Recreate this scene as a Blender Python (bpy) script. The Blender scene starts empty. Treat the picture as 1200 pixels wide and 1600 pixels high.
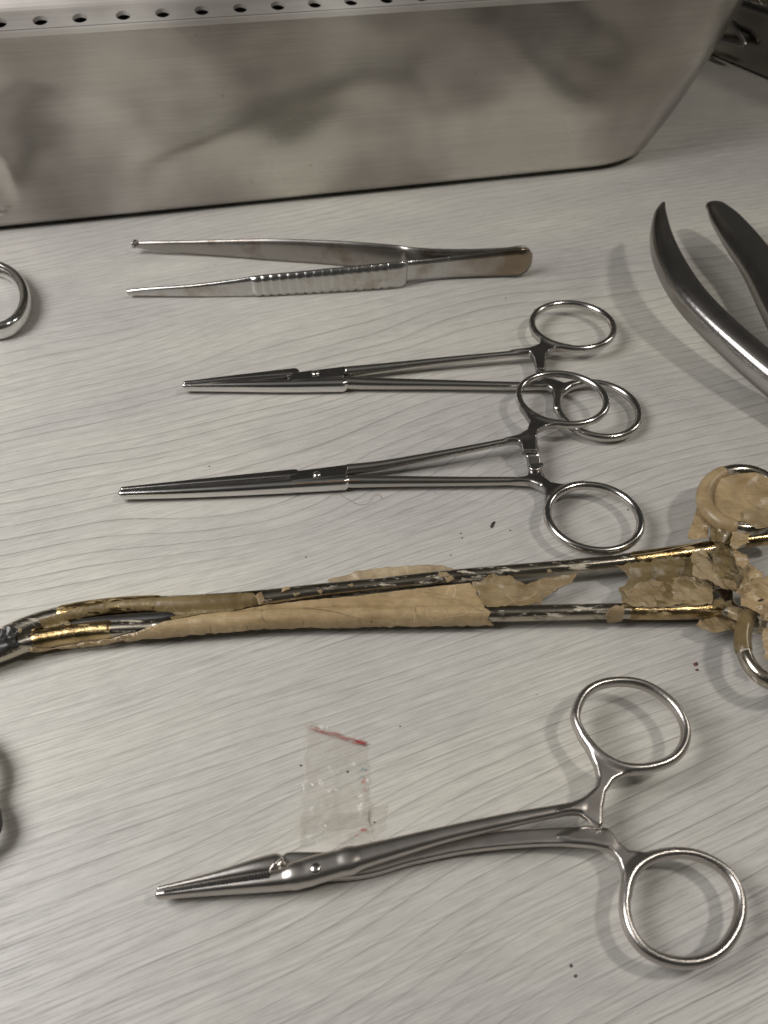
import bpy, bmesh, math, random
import numpy as np
from mathutils import Vector, noise
random.seed(7)
SC = bpy.context.scene
R = math.radians
MM = 0.001

# ------------------------------------------------------------------ camera
H = 155.0            # camera height above the table in mm
PITCH = 48.0         # degrees below the horizon
F = 1156.0           # focal length in pixels of the 1200x1600 photograph
cd = bpy.data.cameras.new('camera'); cam = bpy.data.objects.new('camera', cd)
SC.collection.objects.link(cam); SC.camera = cam
cam.location = (0, 0, H*MM); cam.rotation_euler = (R(90-PITCH), 0, 0)
cd.sensor_fit = 'VERTICAL'; cd.sensor_height = 36; cd.lens = 36*F/1600
cd.clip_start = 0.005; cd.clip_end = 50
cd.dof.use_dof = True; cd.dof.focus_distance = 0.195; cd.dof.aperture_fstop = 24

# ------------------------------------------------------------------ world and lamps
W = bpy.data.worlds.new('World'); SC.world = W; W.use_nodes = True
wn, wl = W.node_tree.nodes, W.node_tree.links
bg = wn['Background']
tc = wn.new('ShaderNodeTexCoord')
nz = wn.new('ShaderNodeTexNoise'); nz.inputs['Scale'].default_value = 1.7; nz.inputs['Detail'].default_value = 2
cr = wn.new('ShaderNodeValToRGB')
cr.color_ramp.elements[0].position = 0.40; cr.color_ramp.elements[0].color = (0.14, 0.135, 0.13, 1)
cr.color_ramp.elements[1].position = 0.64; cr.color_ramp.elements[1].color = (0.50, 0.49, 0.46, 1)
wl.new(tc.outputs['Generated'], nz.inputs['Vector']); wl.new(nz.outputs['Fac'], cr.inputs['Fac'])
sz = wn.new('ShaderNodeSeparateXYZ'); wl.new(tc.outputs['Generated'], sz.inputs[0])
gr = wn.new('ShaderNodeValToRGB')
for p_, v_ in ((0.35, 0.40), (0.72, 0.35), (0.86, 1.1)):
    e_ = gr.color_ramp.elements.new(p_); e_.color = (v_, v_*0.98, v_*0.94, 1)
gr.color_ramp.elements[0].color = (0.8, 0.78, 0.74, 1); gr.color_ramp.elements[-1].color = (3.0, 2.9, 2.8, 1)
wl.new(sz.outputs['Z'], gr.inputs['Fac'])
mw = wn.new('ShaderNodeMix'); mw.data_type = 'RGBA'; mw.blend_type = 'MULTIPLY'; mw.inputs[0].default_value = 1
wl.new(cr.outputs['Color'], mw.inputs[6]); wl.new(gr.outputs['Color'], mw.inputs[7])
wl.new(mw.outputs[2], bg.inputs['Color']); bg.inputs['Strength'].default_value = 0.34
def lamp(name, loc, target, size, power, col):
    l = bpy.data.lights.new(name, 'AREA'); l.shape = 'DISK'; l.size = size; l.energy = power; l.color = col
    o = bpy.data.objects.new(name, l); SC.collection.objects.link(o); o.location = loc
    o.rotation_euler = (Vector(target)-Vector(loc)).to_track_quat('-Z', 'Y').to_euler()
    return o
lamp('unseen_lamp', (0.40, 0.09, 0.60), (0.10, 0.24, 0), 0.075, 1.6, (1.0, 0.94, 0.86))
lamp('unseen_lamp', (-0.36, 0.08, 0.36), (-0.10, 0.18, 0), 0.30, 3.15, (1.0, 0.98, 0.972))
lamp('unseen_lamp', (0.95, 0.50, 0.62), (0.12, 0.36, 0), 0.22, 1.7, (1.0, 0.95, 0.88))  # added lamp without a visible source, lifts the dark back of the table
SC.view_settings.view_transform = 'Standard'; SC.view_settings.look = 'None'
SC.view_settings.exposure = -0.26; SC.view_settings.gamma = 1.0
SC.view_settings.use_curve_mapping = False

# ------------------------------------------------------------------ pixel of the photograph -> point on the plane z = h (mm)
sp, cp = math.sin(R(PITCH)), math.cos(R(PITCH))
def ray(u, v):
    a = (u-600)/F; b = (v-800)/F
    return a, cp - b*sp, -sp - b*cp
def P(u, v, h=0.0):
    x, y, z = ray(u, v); t = (h-H)/z
    return np.array([x*t, y*t, h])
def z_at(u, v, y):      # height of the pixel's ray where it crosses the upright plane at depth y
    a, b, c = ray(u, v); t = y/b
    return H + c*t

# ------------------------------------------------------------------ object helpers
def tag(o, label=None, cat=None, group=None, kind=None):
    if label: o['label'] = label
    if cat: o['category'] = cat
    if group: o['group'] = group
    if kind: o['kind'] = kind
    return o
def thing(name, loc, label, cat, group=None):
    o = bpy.data.objects.new(name, None); SC.collection.objects.link(o)
    o.empty_display_size = 0.01
    o.location = Vector(tuple(loc))*MM
    return tag(o, label, cat, group)
def mk(name, verts, faces, mat, parent=None, normals=None, smooth=True, loc=None):
    """verts in world mm; the mesh is stored relative to its parent's base (or to loc)"""
    v = np.asarray(verts, float)*MM
    off = np.array(parent.location) if parent is not None else (np.array(loc)*MM if loc is not None else np.zeros(3))
    v = v-off
    me = bpy.data.meshes.new(name); me.from_pydata(v.tolist(), [], [tuple(int(i) for i in f) for f in faces]); me.update()
    if smooth: me.polygons.foreach_set('use_smooth', [True]*len(me.polygons))
    me.materials.append(mat)
    if normals is not None: me.normals_split_custom_set_from_vertices([tuple(n) for n in normals])
    o = bpy.data.objects.new(name, me); SC.collection.objects.link(o)
    if parent is not None: o.parent = parent
    else: o.location = off
    return o

# ------------------------------------------------------------------ materials
def new_mat(name):
    m = bpy.data.materials.new(name); m.use_nodes = True
    nt = m.node_tree; b = nt.nodes['Principled BSDF']
    return m, nt, b
def N(nt, t, **kw):
    n = nt.nodes.new(t)
    for k, v in kw.items():
        if k.startswith('i_'): n.inputs[k[2:].replace('_', ' ')].default_value = v
        else: setattr(n, k, v)
    return n
def ramp(nt, stops, src=None, interp='LINEAR'):
    r = nt.nodes.new('ShaderNodeValToRGB'); r.color_ramp.interpolation = interp
    e = r.color_ramp.elements
    while len(e) < len(stops): e.new(0.5)
    for el, (p, c) in zip(e, stops):
        el.position = p; el.color = tuple(c)+(1,) if len(c) == 3 else c
    if src is not None: nt.links.new(src, r.inputs['Fac'])
    return r
def g(x): return (x, x, x)
def mapping(nt, scale, rot=(0, 0, 0), loc=(0, 0, 0)):
    t = nt.nodes.new('ShaderNodeTexCoord'); m = nt.nodes.new('ShaderNodeMapping')
    m.inputs['Scale'].default_value = scale; m.inputs['Rotation'].default_value = rot; m.inputs['Location'].default_value = loc
    nt.links.new(t.outputs['Object'], m.inputs['Vector'])
    return m.outputs['Vector']
def mix(nt, a, b, fac, mode='MIX'):
    m = nt.nodes.new('ShaderNodeMix'); m.data_type = 'RGBA'; m.blend_type = mode
    for s, val in ((6, a), (7, b)):
        if isinstance(val, tuple): m.inputs[s].default_value = val+(1,) if len(val) == 3 else val
        else: nt.links.new(val, m.inputs[s])
    if isinstance(fac, (int, float)): m.inputs[0].default_value = fac
    else: nt.links.new(fac, m.inputs[0])
    return m.outputs[2]
def bump(nt, b, h, strength, dist, prev=None):
    n = nt.nodes.new('ShaderNodeBump'); n.inputs['Strength'].default_value = strength; n.inputs['Distance'].default_value = dist
    nt.links.new(h, n.inputs['Height'])
    if prev is not None: nt.links.new(prev, n.inputs['Normal'])
    nt.links.new(n.outputs['Normal'], b.inputs['Normal'])
    return n.outputs['Normal']

def steel(name, col=(0.56, 0.54, 0.51), rough=0.2, stain=(0.30, 0.25, 0.20), amount=0.15, scratch=0.010, sscale=150.0):
    m, nt, b = new_mat(name)
    b.inputs['Metallic'].default_value = 1
    n1 = N(nt, 'ShaderNodeTexNoise', i_Scale=sscale, i_Detail=5.0, i_Roughness=0.6)
    nt.links.new(mapping(nt, (1, 1, 1)), n1.inputs['Vector'])
    f = ramp(nt, [(0.54, g(0)), (0.74, g(amount))], n1.outputs['Fac'])
    c = mix(nt, col, stain, f.outputs['Color']); nt.links.new(c, b.inputs['Base Color'])
    n2 = N(nt, 'ShaderNodeTexNoise', i_Scale=220.0, i_Detail=3.0)
    nt.links.new(mapping(nt, (1, 1, 1)), n2.inputs['Vector'])
    rr = ramp(nt, [(0.3, g(rough*0.93)), (0.75, g(rough*1.12))], n2.outputs['Fac'])
    nt.links.new(rr.outputs['Color'], b.inputs['Roughness'])
    n3 = N(nt, 'ShaderNodeTexNoise', i_Scale=1.0, i_Detail=3.0)
    nt.links.new(mapping(nt, (300, 5200, 2600), (0, 0, R(12))), n3.inputs['Vector'])
    bump(nt, b, n3.outputs['Fac'], scratch, 0.0002)
    return m
STEEL = steel('polished steel')
STEEL_DULL = steel('dull steel', col=(0.52, 0.49, 0.46), rough=0.29, amount=0.18, scratch=0.015)
STEEL_DARK = steel('darkened steel', col=(0.40, 0.38, 0.365), rough=0.24, stain=(0.2, 0.17, 0.15), amount=0.04, scratch=0.003)  # locks, ratchets and upper jaws wear it for dark reflections on flat tops
STEEL_STAIN = steel('water stained steel', col=(0.56, 0.55, 0.53), rough=0.22, stain=(0.24, 0.17, 0.10), amount=0.6, scratch=0.012, sscale=90.0)
STEEL_BROWN = steel('brown stained shaded steel', col=(0.33, 0.31, 0.29), rough=0.3, stain=(0.14, 0.09, 0.05), amount=0.8, scratch=0.012, sscale=90.0)  # darker base puts the shade of the far leg's inner face into the colour
STEEL_DIRTY = steel('grimy steel', col=(0.45, 0.41, 0.34), rough=0.20, stain=(0.07, 0.05, 0.03), amount=1.0, scratch=0.03, sscale=170.0)
def scuffs(m, col, lo, hi):
    nt = m.node_tree; b = nt.nodes['Principled BSDF']; src = b.inputs['Base Color'].links[0].from_socket
    n = N(nt, 'ShaderNodeTexNoise', i_Scale=1.0, i_Detail=6.0, i_Roughness=0.7); nt.links.new(mapping(nt, (120, 420, 420), (0, 0, R(4)), (3, 3, 3)), n.inputs['Vector'])
    f = ramp(nt, [(lo, g(0)), (hi, g(1))], n.outputs['Fac'])
    nt.links.new(mix(nt, src, col, f.outputs['Color']), b.inputs['Base Color'])
    inv = ramp(nt, [(lo, g(1)), (hi, g(0.15))], n.outputs['Fac']); nt.links.new(inv.outputs['Color'], b.inputs['Metallic'])
scuffs(STEEL_DIRTY, (0.58, 0.52, 0.42), 0.55, 0.63)
STEEL_BRIGHT = steel('bright steel', col=(0.72, 0.71, 0.69), rough=0.16, amount=0.12)

def end_stain(m, x0, x1, col):
    nt = m.node_tree; b = nt.nodes['Principled BSDF']; src = b.inputs['Base Color'].links[0].from_socket
    sx = N(nt, 'ShaderNodeSeparateXYZ'); t = nt.nodes.new('ShaderNodeTexCoord'); nt.links.new(t.outputs['Object'], sx.inputs[0])
    n = N(nt, 'ShaderNodeTexNoise', i_Scale=120.0, i_Detail=4.0); nt.links.new(t.outputs['Object'], n.inputs['Vector'])
    a = N(nt, 'ShaderNodeMath', operation='MULTIPLY_ADD'); nt.links.new(n.outputs['Fac'], a.inputs[0]); a.inputs[1].default_value = 0.035; nt.links.new(sx.outputs['X'], a.inputs[2])
    mr = N(nt, 'ShaderNodeMapRange'); mr.inputs[1].default_value = x0+0.017; mr.inputs[2].default_value = x1+0.017; mr.inputs[4].default_value = 0.85; nt.links.new(a.outputs[0], mr.inputs[0])
    nt.links.new(mix(nt, src, col, mr.outputs[0]), b.inputs['Base Color'])
end_stain(STEEL_STAIN, 0.040, 0.066, (0.26, 0.19, 0.12))
def satin_steel(name, dull=1.0, rplus=0.0):
    m, nt, b = new_mat(name)
    b.inputs['Metallic'].default_value = 1
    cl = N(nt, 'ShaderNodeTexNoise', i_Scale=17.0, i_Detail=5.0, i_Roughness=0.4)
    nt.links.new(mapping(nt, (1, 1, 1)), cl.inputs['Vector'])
    c1 = ramp(nt, [(0.30, (0.25*dull, 0.232*dull, 0.21*dull)), (0.50, (0.42*dull, 0.395*dull, 0.368*dull)), (0.66, (0.64*dull, 0.62*dull, 0.57*dull))], cl.outputs['Fac'])  # dark blotches in the colour stand in for reflections on the container wall
    br = N(nt, 'ShaderNodeTexNoise', i_Scale=1.0, i_Detail=4.0, i_Roughness=0.7)
    nt.links.new(mapping(nt, (22, 22, 1300)), br.inputs['Vector'])
    b2 = ramp(nt, [(0.25, g(0.88)), (0.75, g(1.06))], br.outputs['Fac'])
    sc = N(nt, 'ShaderNodeTexNoise', i_Scale=1.0, i_Detail=3.0, i_Roughness=0.6)
    nt.links.new(mapping(nt, (38, 38, 2600), (0, 0, 0), (3, 1, 7)), sc.inputs['Vector'])
    s2 = ramp(nt, [(0.70, g(0)), (0.76, g(0.5))], sc.outputs['Fac'])
    pit = N(nt, 'ShaderNodeTexVoronoi', i_Scale=170.0)
    nt.links.new(mapping(nt, (1, 1, 1)), pit.inputs['Vector'])
    pn = N(nt, 'ShaderNodeTexNoise', i_Scale=30.0)
    nt.links.new(mapping(nt, (1, 1, 1)), pn.inputs['Vector'])
    pa = ramp(nt, [(0.0, g(1)), (0.10, g(0))], pit.outputs['Distance'])
    pb = ramp(nt, [(0.56, g(0)), (0.60, g(0.7))], pn.outputs['Fac'])
    pm = mix(nt, pa.outputs['Color'], pb.outputs['Color'], 1.0, 'MULTIPLY')
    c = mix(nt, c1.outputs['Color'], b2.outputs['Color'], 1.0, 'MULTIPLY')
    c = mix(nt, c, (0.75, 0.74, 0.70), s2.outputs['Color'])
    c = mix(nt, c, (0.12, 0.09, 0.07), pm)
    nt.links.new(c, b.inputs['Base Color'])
    rr = ramp(nt, [(0.3, g(0.18+rplus)), (0.7, g(0.28+rplus))], cl.outputs['Fac'])
    nt.links.new(rr.outputs['Color'], b.inputs['Roughness'])
    pv = bump(nt, b, br.outputs['Fac'], 0.12, 0.0003)
    bump(nt, b, pm, 0.3, -0.0003, pv)
    return m
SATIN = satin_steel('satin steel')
SATIN_LID = satin_steel('satin steel lid', 1.2, 0.2); SATIN_LID.node_tree.nodes['Principled BSDF'].inputs['Metallic'].default_value = 0.6
SATIN_DULL = satin_steel('dull satin steel', 0.8)

def wood_mat():
    m, nt, b = new_mat('grey wood laminate')
    ang = R(-21)
    # slow warping of the growth lines
    t = nt.nodes.new('ShaderNodeTexCoord')
    mp = N(nt, 'ShaderNodeMapping'); mp.inputs['Rotation'].default_value = (0, 0, ang); nt.links.new(t.outputs['Object'], mp.inputs['Vector'])
    sx = N(nt, 'ShaderNodeSeparateXYZ'); nt.links.new(mp.outputs['Vector'], sx.inputs[0])
    def math_(op, a, bb=None, c=None):
        n = N(nt, 'ShaderNodeMath', operation=op)
        for i, val in enumerate((a, bb, c)):
            if val is None: continue
            if isinstance(val, (int, float)): n.inputs[i].default_value = val
            else: nt.links.new(val, n.inputs[i])
        return n.outputs[0]
    def nse(scale, detail=3.0, rough=0.5, loc=(0, 0, 0)):
        q = N(nt, 'ShaderNodeMapping'); q.inputs['Scale'].default_value = scale; q.inputs['Location'].default_value = loc
        nt.links.new(mp.outputs['Vector'], q.inputs['Vector'])
        n = N(nt, 'ShaderNodeTexNoise', i_Scale=1.0, i_Detail=detail, i_Roughness=rough); nt.links.new(q.outputs['Vector'], n.inputs['Vector'])
        return n.outputs['Fac']
    w1 = nse((5.0, 11.0, 1), 2.0, 0.4, (0.2, 1.3, 0))
    w2 = nse((13.0, 52.0, 1), 3.0, 0.5)
    w3 = nse((26.0, 900.0, 1), 3.0, 0.6)
    yv = math_('ADD', sx.outputs['Y'], math_('MULTIPLY', math_('SUBTRACT', w1, 0.5), 0.055))
    yv = math_('ADD', yv, math_('MULTIPLY', math_('SUBTRACT', w2, 0.5), 0.0018))
    yv = math_('ADD', yv, math_('MULTIPLY', math_('SUBTRACT', w3, 0.5), 0.0003))
    w0 = nse((1.2, 7.0, 1), 1.0, 0.3, (2.2, 0.7, 0))
    yv = math_('ADD', yv, math_('MULTIPLY', math_('SUBTRACT', w0, 0.5), 0.075))
    ph = math_('FRACT', math_('MULTIPLY', yv, 290.0))
    line = ramp(nt, [(0.0, g(0.0)), (0.50, g(0.06)), (0.72, g(0.06)), (0.88, g(0.24)), (0.935, g(1.0)), (0.968, g(0.12)), (1.0, g(0.0))], ph)
    ph2 = math_('FRACT', math_('MULTIPLY', math_('ADD', yv, math_('MULTIPLY', w2, 0.004)), 371.0))
    line2 = ramp(nt, [(0.0, g(0.0)), (0.6, g(0.0)), (0.92, g(0.6)), (1.0, g(0.0))], ph2)
    brk = ramp(nt, [(0.34, g(0.45)), (0.58, g(1.0))], nse((11.0, 90.0, 1), 3.0, 0.55, (5, 2, 0)))
    fib = nse((60.0, 1900.0, 1), 4.0, 0.7)
    blot = nse((9.0, 22.0, 1), 3.0, 0.5, (1.7, 0.4, 0))
    base = ramp(nt, [(0.30, (0.400, 0.386, 0.368)), (0.50, (0.455, 0.440, 0.405)), (0.68, (0.520, 0.503, 0.445))], blot)
    fr = ramp(nt, [(0.30, g(0.78)), (0.5, g(1.0)), (0.70, g(1.13))], fib)
    c = mix(nt, base.outputs['Color'], fr.outputs['Color'], 1.0, 'MULTIPLY')
    mot = ramp(nt, [(0.3, g(0.92)), (0.7, g(1.06))], nse((160.0, 420.0, 1), 4.0, 0.7, (6, 1, 0)))
    c = mix(nt, c, mot.outputs['Color'], 1.0, 'MULTIPLY')
    lf = math_('MULTIPLY', line.outputs['Color'], brk.outputs['Color'])
    c = mix(nt, c, (0.11, 0.10, 0.093), math_('MULTIPLY', math_('MULTIPLY', lf, ramp(nt, [(0.35, g(0.55)), (0.65, g(1.0))], nse((4.0, 7.0, 1), 2.0, 0.5, (3, 8, 0))).outputs['Color']), 0.84))
    c = mix(nt, c, (0.33, 0.315, 0.295), math_('MULTIPLY', math_('MULTIPLY', line2.outputs['Color'], nse((30.0, 70.0, 1), 2.0, 0.5, (9, 9, 0))), 0.55))
    # tiny dirt specks
    vo = N(nt, 'ShaderNodeTexVoronoi', i_Scale=75.0); nt.links.new(t.outputs['Object'], vo.inputs['Vector'])
    vs = ramp(nt, [(0.015, g(0.85)), (0.028, g(0.0))], vo.outputs['Distance'])
    c = mix(nt, c, (0.09, 0.08, 0.075), vs.outputs['Color'])
    nt.links.new(c, b.inputs['Base Color'])
    rr = ramp(nt, [(0.3, g(0.34)), (0.7, g(0.50))], fib); nt.links.new(rr.outputs['Color'], b.inputs['Roughness'])
    # pores: embossed short strokes
    por = nse((42.0, 2100.0, 1), 3.0, 0.6, (4, 4, 0))
    pr = ramp(nt, [(0.54, g(1.0)), (0.66, g(0.0))], por)
    pv = bump(nt, b, pr.outputs['Color'], 0.42, 0.00016)
    n2 = nse((900.0, 900.0, 1), 3.0)
    bump(nt, b, n2, 0.10, 0.0001, pv)
    b.inputs['Specular IOR Level'].default_value = 0.55
    return m
WOOD = wood_mat()

def plain(name, col, rough=0.5, metal=0.0, noise_amt=0.25, scale=400.0, **kw):
    m, nt, b = new_mat(name)
    n = N(nt, 'ShaderNodeTexNoise', i_Scale=scale, i_Detail=4.0); nt.links.new(mapping(nt, (1, 1, 1)), n.inputs['Vector'])
    r = ramp(nt, [(0.3, tuple(c*(1-noise_amt) for c in col)), (0.7, tuple(min(1, c*(1+noise_amt)) for c in col))], n.outputs['Fac'])
    nt.links.new(r.outputs['Color'], b.inputs['Base Color'])
    b.inputs['Roughness'].default_value = rough; b.inputs['Metallic'].default_value = metal
    for k, v in kw.items(): b.inputs[k].default_value = v
    return m
DIRT = plain('dark dirt', (0.04, 0.03, 0.028), 0.8)
DIRT_RED = plain('reddish dirt', (0.12, 0.05, 0.04), 0.8)
HAIR = plain('fine hair', (0.22, 0.17, 0.13), 0.5)
RUSTM = plain('brown rust', (0.13, 0.075, 0.035), 0.7)
BLACK = plain('black grime and shade', (0.02, 0.018, 0.016), 0.35)

def tape_mat(name, c_lo, c_hi, rough, alpha=1.0, crease=(0.66, 0.55, 0.38), bstr=0.5, gloss=0.5):
    m, nt, b = new_mat(name)
    v = mapping(nt, (1, 1, 1))
    n = N(nt, 'ShaderNodeTexNoise', i_Scale=110.0, i_Detail=6.0, i_Roughness=0.65); nt.links.new(v, n.inputs['Vector'])
    base = ramp(nt, [(0.32, c_lo), (0.68, c_hi)], n.outputs['Fac'])
    # papery fibre
    n2 = N(nt, 'ShaderNodeTexNoise', i_Scale=1.0, i_Detail=5.0, i_Roughness=0.7); nt.links.new(mapping(nt, (300, 2200, 900)), n2.inputs['Vector'])
    f2 = ramp(nt, [(0.3, g(0.82)), (0.7, g(1.12))], n2.outputs['Fac'])
    c = mix(nt, base.outputs['Color'], f2.outputs['Color'], 1.0, 'MULTIPLY')
    # pale creases
    vo = N(nt, 'ShaderNodeTexVoronoi', feature='DISTANCE_TO_EDGE', i_Scale=85.0)
    wv = N(nt, 'ShaderNodeTexNoise', i_Scale=60.0, i_Detail=3.0); nt.links.new(v, wv.inputs['Vector'])
    wm = mix(nt, v, wv.outputs['Color'], 0.012); nt.links.new(wm, vo.inputs['Vector'])
    cre = ramp(nt, [(0.0, g(0.35)), (0.014, g(0.0))], vo.outputs['Distance'])
    n4 = N(nt, 'ShaderNodeTexNoise', i_Scale=95.0); nt.links.new(v, n4.inputs['Vector'])
    m4 = ramp(nt, [(0.50, g(0)), (0.58, g(1))], n4.outputs['Fac'])
    cm = mix(nt, cre.outputs['Color'], m4.outputs['Color'], 1.0, 'MULTIPLY')
    c = mix(nt, c, crease, cm)
    nt.links.new(c, b.inputs['Base Color'])
    b.inputs['Roughness'].default_value = rough
    b.inputs['Specular IOR Level'].default_value = gloss
    b.inputs['Alpha'].default_value = alpha
    pv = bump(nt, b, n2.outputs['Fac'], 0.25*bstr, 0.0003)
    bump(nt, b, wv.outputs['Fac'], bstr*0.4, 0.0012, pv)
    return m
TAPE_TAN = tape_mat('aged tan tape', (0.25, 0.175, 0.085), (0.43, 0.32, 0.18), 0.36, 0.93)
TAPE_BROWN = tape_mat('brown aged tape', (0.13, 0.090, 0.035), (0.27, 0.20, 0.095), 0.36, 0.68, crease=(0.5, 0.42, 0.28), gloss=0.5)
TAPE_PALE = tape_mat('pale flaking tape', (0.26, 0.18, 0.09), (0.46, 0.36, 0.21), 0.36, 0.62, bstr=0.7, gloss=0.5)
TAPE_OLIVE = tape_mat('translucent amber tape', (0.23, 0.155, 0.07), (0.38, 0.285, 0.15), 0.34, 0.60, gloss=0.6)
def gold_mat():
    m, nt, b = new_mat('amber film over steel')
    b.inputs['Metallic'].default_value = 1; b.inputs['Roughness'].default_value = 0.24
    v = mapping(nt, (1, 1, 1))
    n = N(nt, 'ShaderNodeTexNoise', i_Scale=130.0, i_Detail=7.0, i_Roughness=0.7); nt.links.new(v, n.inputs['Vector'])
    c = ramp(nt, [(0.30, (0.07, 0.05, 0.03)), (0.46, (0.30, 0.235, 0.13)), (0.62, (0.56, 0.46, 0.28)), (0.78, (0.62, 0.57, 0.46))], n.outputs['Fac'])
    nt.links.new(c.outputs['Color'], b.inputs['Base Color'])
    b.inputs['Coat Weight'].default_value = 0.5; b.inputs['Coat Tint'].default_value = (0.9, 0.72, 0.4, 1)
    bump(nt, b, n.outputs['Fac'], 0.5, 0.0007)
    return m
GOLD = gold_mat()
scuffs(GOLD, (0.50, 0.42, 0.28), 0.53, 0.64)
def clear_tape():
    m, nt, b = new_mat('clear sticky tape')
    n = N(nt, 'ShaderNodeTexNoise', i_Scale=110.0, i_Detail=5.0); nt.links.new(mapping(nt, (1, 1, 1)), n.inputs['Vector'])
    b.inputs['Base Color'].default_value = (0.58, 0.55, 0.48, 1); b.inputs['Roughness'].default_value = 0.12
    a = ramp(nt, [(0.35, g(0.06)), (0.7, g(0.20))], n.outputs['Fac']); nt.links.new(a.outputs['Color'], b.inputs['Alpha'])
    bump(nt, b, n.outputs['Fac'], 0.5, 0.0006)
    return m
CLEAR = clear_tape()
def ink(name, col):
    m, nt, b = new_mat(name)
    n = N(nt, 'ShaderNodeTexNoise', i_Scale=1.0, i_Detail=4.0); nt.links.new(mapping(nt, (500, 2600, 500), (0, 0, R(25))), n.inputs['Vector'])
    b.inputs['Base Color'].default_value = col+(1,); b.inputs['Roughness'].default_value = 0.4
    a = ramp(nt, [(0.44, g(0.0)), (0.66, g(0.55))], n.outputs['Fac']); nt.links.new(a.outputs['Color'], b.inputs['Alpha'])
    return m
RED = ink('red ink', (0.42, 0.06, 0.06)); RUST = ink('faded red ink', (0.36, 0.13, 0.11)); TEAL = ink('teal ink', (0.22, 0.34, 0.32))

# ------------------------------------------------------------------ implicit solids -> smooth meshes
def spline(pts, n=8, closed=False):
    pts = np.asarray(pts, float); k = len(pts); out = []
    if k < 3 and not closed: n = 1
    segs = k if closed else k-1
    for i in range(segs):
        if closed: p0, p1, p2, p3 = pts[(i-1) % k], pts[i], pts[(i+1) % k], pts[(i+2) % k]
        else: p0, p1, p2, p3 = pts[max(i-1, 0)], pts[i], pts[i+1], pts[min(i+2, k-1)]
        for j in range(n):
            t = j/n
            out.append(0.5*((2*p1)+(-p0+p2)*t+(2*p0-5*p1+4*p2-p3)*t*t+(-p0+3*p1-3*p2+p3)*t**3))
    out.append(pts[0] if closed else pts[-1])
    return np.array(out)
class Prim:
    """a swept bar: points (u, v, zc, r, hz) - pixel of the centre line, height of it, half width and half height in mm"""
    k = None
    def __init__(s, part, pts, p=2.0, closed=False, n=6, world=False, k=None):
        s.k = k
        a = np.asarray(pts, float)
        w = np.array([list(P(q[0], q[1], q[2]))+[q[3], q[4]] for q in a]) if not world else a
        s.c = spline(w, n, closed); s.part = part; s.p = p
    def bounds(s):
        m = s.c[:, 3].max()+1.2
        return s.c[:, :2].min(0)-m, s.c[:, :2].max(0)+m, (s.c[:, 2]-s.c[:, 4]).min()-0.8, (s.c[:, 2]+s.c[:, 4]).max()+0.8
    def flat(s, X, Y):
        best = np.full(X.shape, 1e9); prm = [np.zeros(X.shape) for _ in range(3)]
        for a, b in zip(s.c[:-1], s.c[1:]):
            d = b[:2]-a[:2]; L = d@d
            if L < 1e-9: continue
            t = np.clip(((X-a[0])*d[0]+(Y-a[1])*d[1])/L, 0, 1)
            dd = (X-a[0]-t*d[0])**2+(Y-a[1]-t*d[1])**2
            m = dd < best
            best = np.where(m, dd, best)
            for k in range(3): prm[k] = np.where(m, a[2+k]+t*(b[2+k]-a[2+k]), prm[k])
        return np.sqrt(best), prm
    def val(s, fl, Z):
        d, (zc, r, hz) = fl
        q = (np.abs(d/r)**s.p+np.abs((Z-zc)/hz)**s.p)**(1/s.p)
        return (q-1)*np.minimum(r, hz)
class Plate:
    """flat polygon web with rounded edges; zf = (height at first point side, ...) as plane z = z0 + gx*x + gy*y fitted to the given heights"""
    def __init__(s, part, pts, z, hz, rr=0.5, k=None, zp=0.0):
        s.k = k
        w = np.array([P(u, v, zp+(z if not isinstance(z, (list, tuple)) else np.interp(u, [z[0], z[2]], [z[1], z[3]]))) for u, v in pts]); w[:, 2] -= zp
        s.w = w[:, :2]; s.part = part; s.hz = hz; s.rr = rr
        Am = np.c_[w[:, :2], np.ones(len(w))]; s.pl = np.linalg.lstsq(Am, w[:, 2], rcond=None)[0]
        s.zr = (w[:, 2].min(), w[:, 2].max())
    def bounds(s): return s.w.min(0)-1.2, s.w.max(0)+1.2, s.zr[0]-s.hz-0.8, s.zr[1]+s.hz+0.8
    def flat(s, X, Y):
        best = np.full(X.shape, 1e9); ins = np.zeros(X.shape, bool); w = s.w
        for i in range(len(w)):
            a, b = w[i], w[(i+1) % len(w)]; d = b-a; L = max(d@d, 1e-9)
            t = np.clip(((X-a[0])*d[0]+(Y-a[1])*d[1])/L, 0, 1)
            best = np.minimum(best, (X-a[0]-t*d[0])**2+(Y-a[1]-t*d[1])**2)
            c = (a[1] > Y) != (b[1] > Y)
            if abs(d[1]) > 1e-9: ins ^= c & (X < d[0]*(Y-a[1])/d[1]+a[0])
        dd = np.sqrt(best); return np.where(ins, -dd, dd), [s.pl[0]*X+s.pl[1]*Y+s.pl[2]]
    def val(s, fl, Z):
        d, (zc,) = fl; a = d+s.rr; b = np.abs(Z-zc)-s.hz+s.rr
        return np.sqrt(np.maximum(a, 0)**2+np.maximum(b, 0)**2)+np.minimum(np.maximum(a, b), 0)-s.rr
def z5(p): return [(760+x/4.286, 440+y/4.286) for x, y in p]
def z7(p): return [(760+x/4.286, 640+y/4.286) for x, y in p]
def smin(a, b, k):
    h = np.clip(0.5+0.5*(b-a)/k, 0, 1)
    return b+(a-b)*h-k*h*(1-h)
def field(prims, fls, Z, k):
    f = None
    for p, fl in zip(prims, fls):
        v = p.val(fl, Z); f = v if f is None else smin(f, v, p.k or k)
    return f
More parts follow.
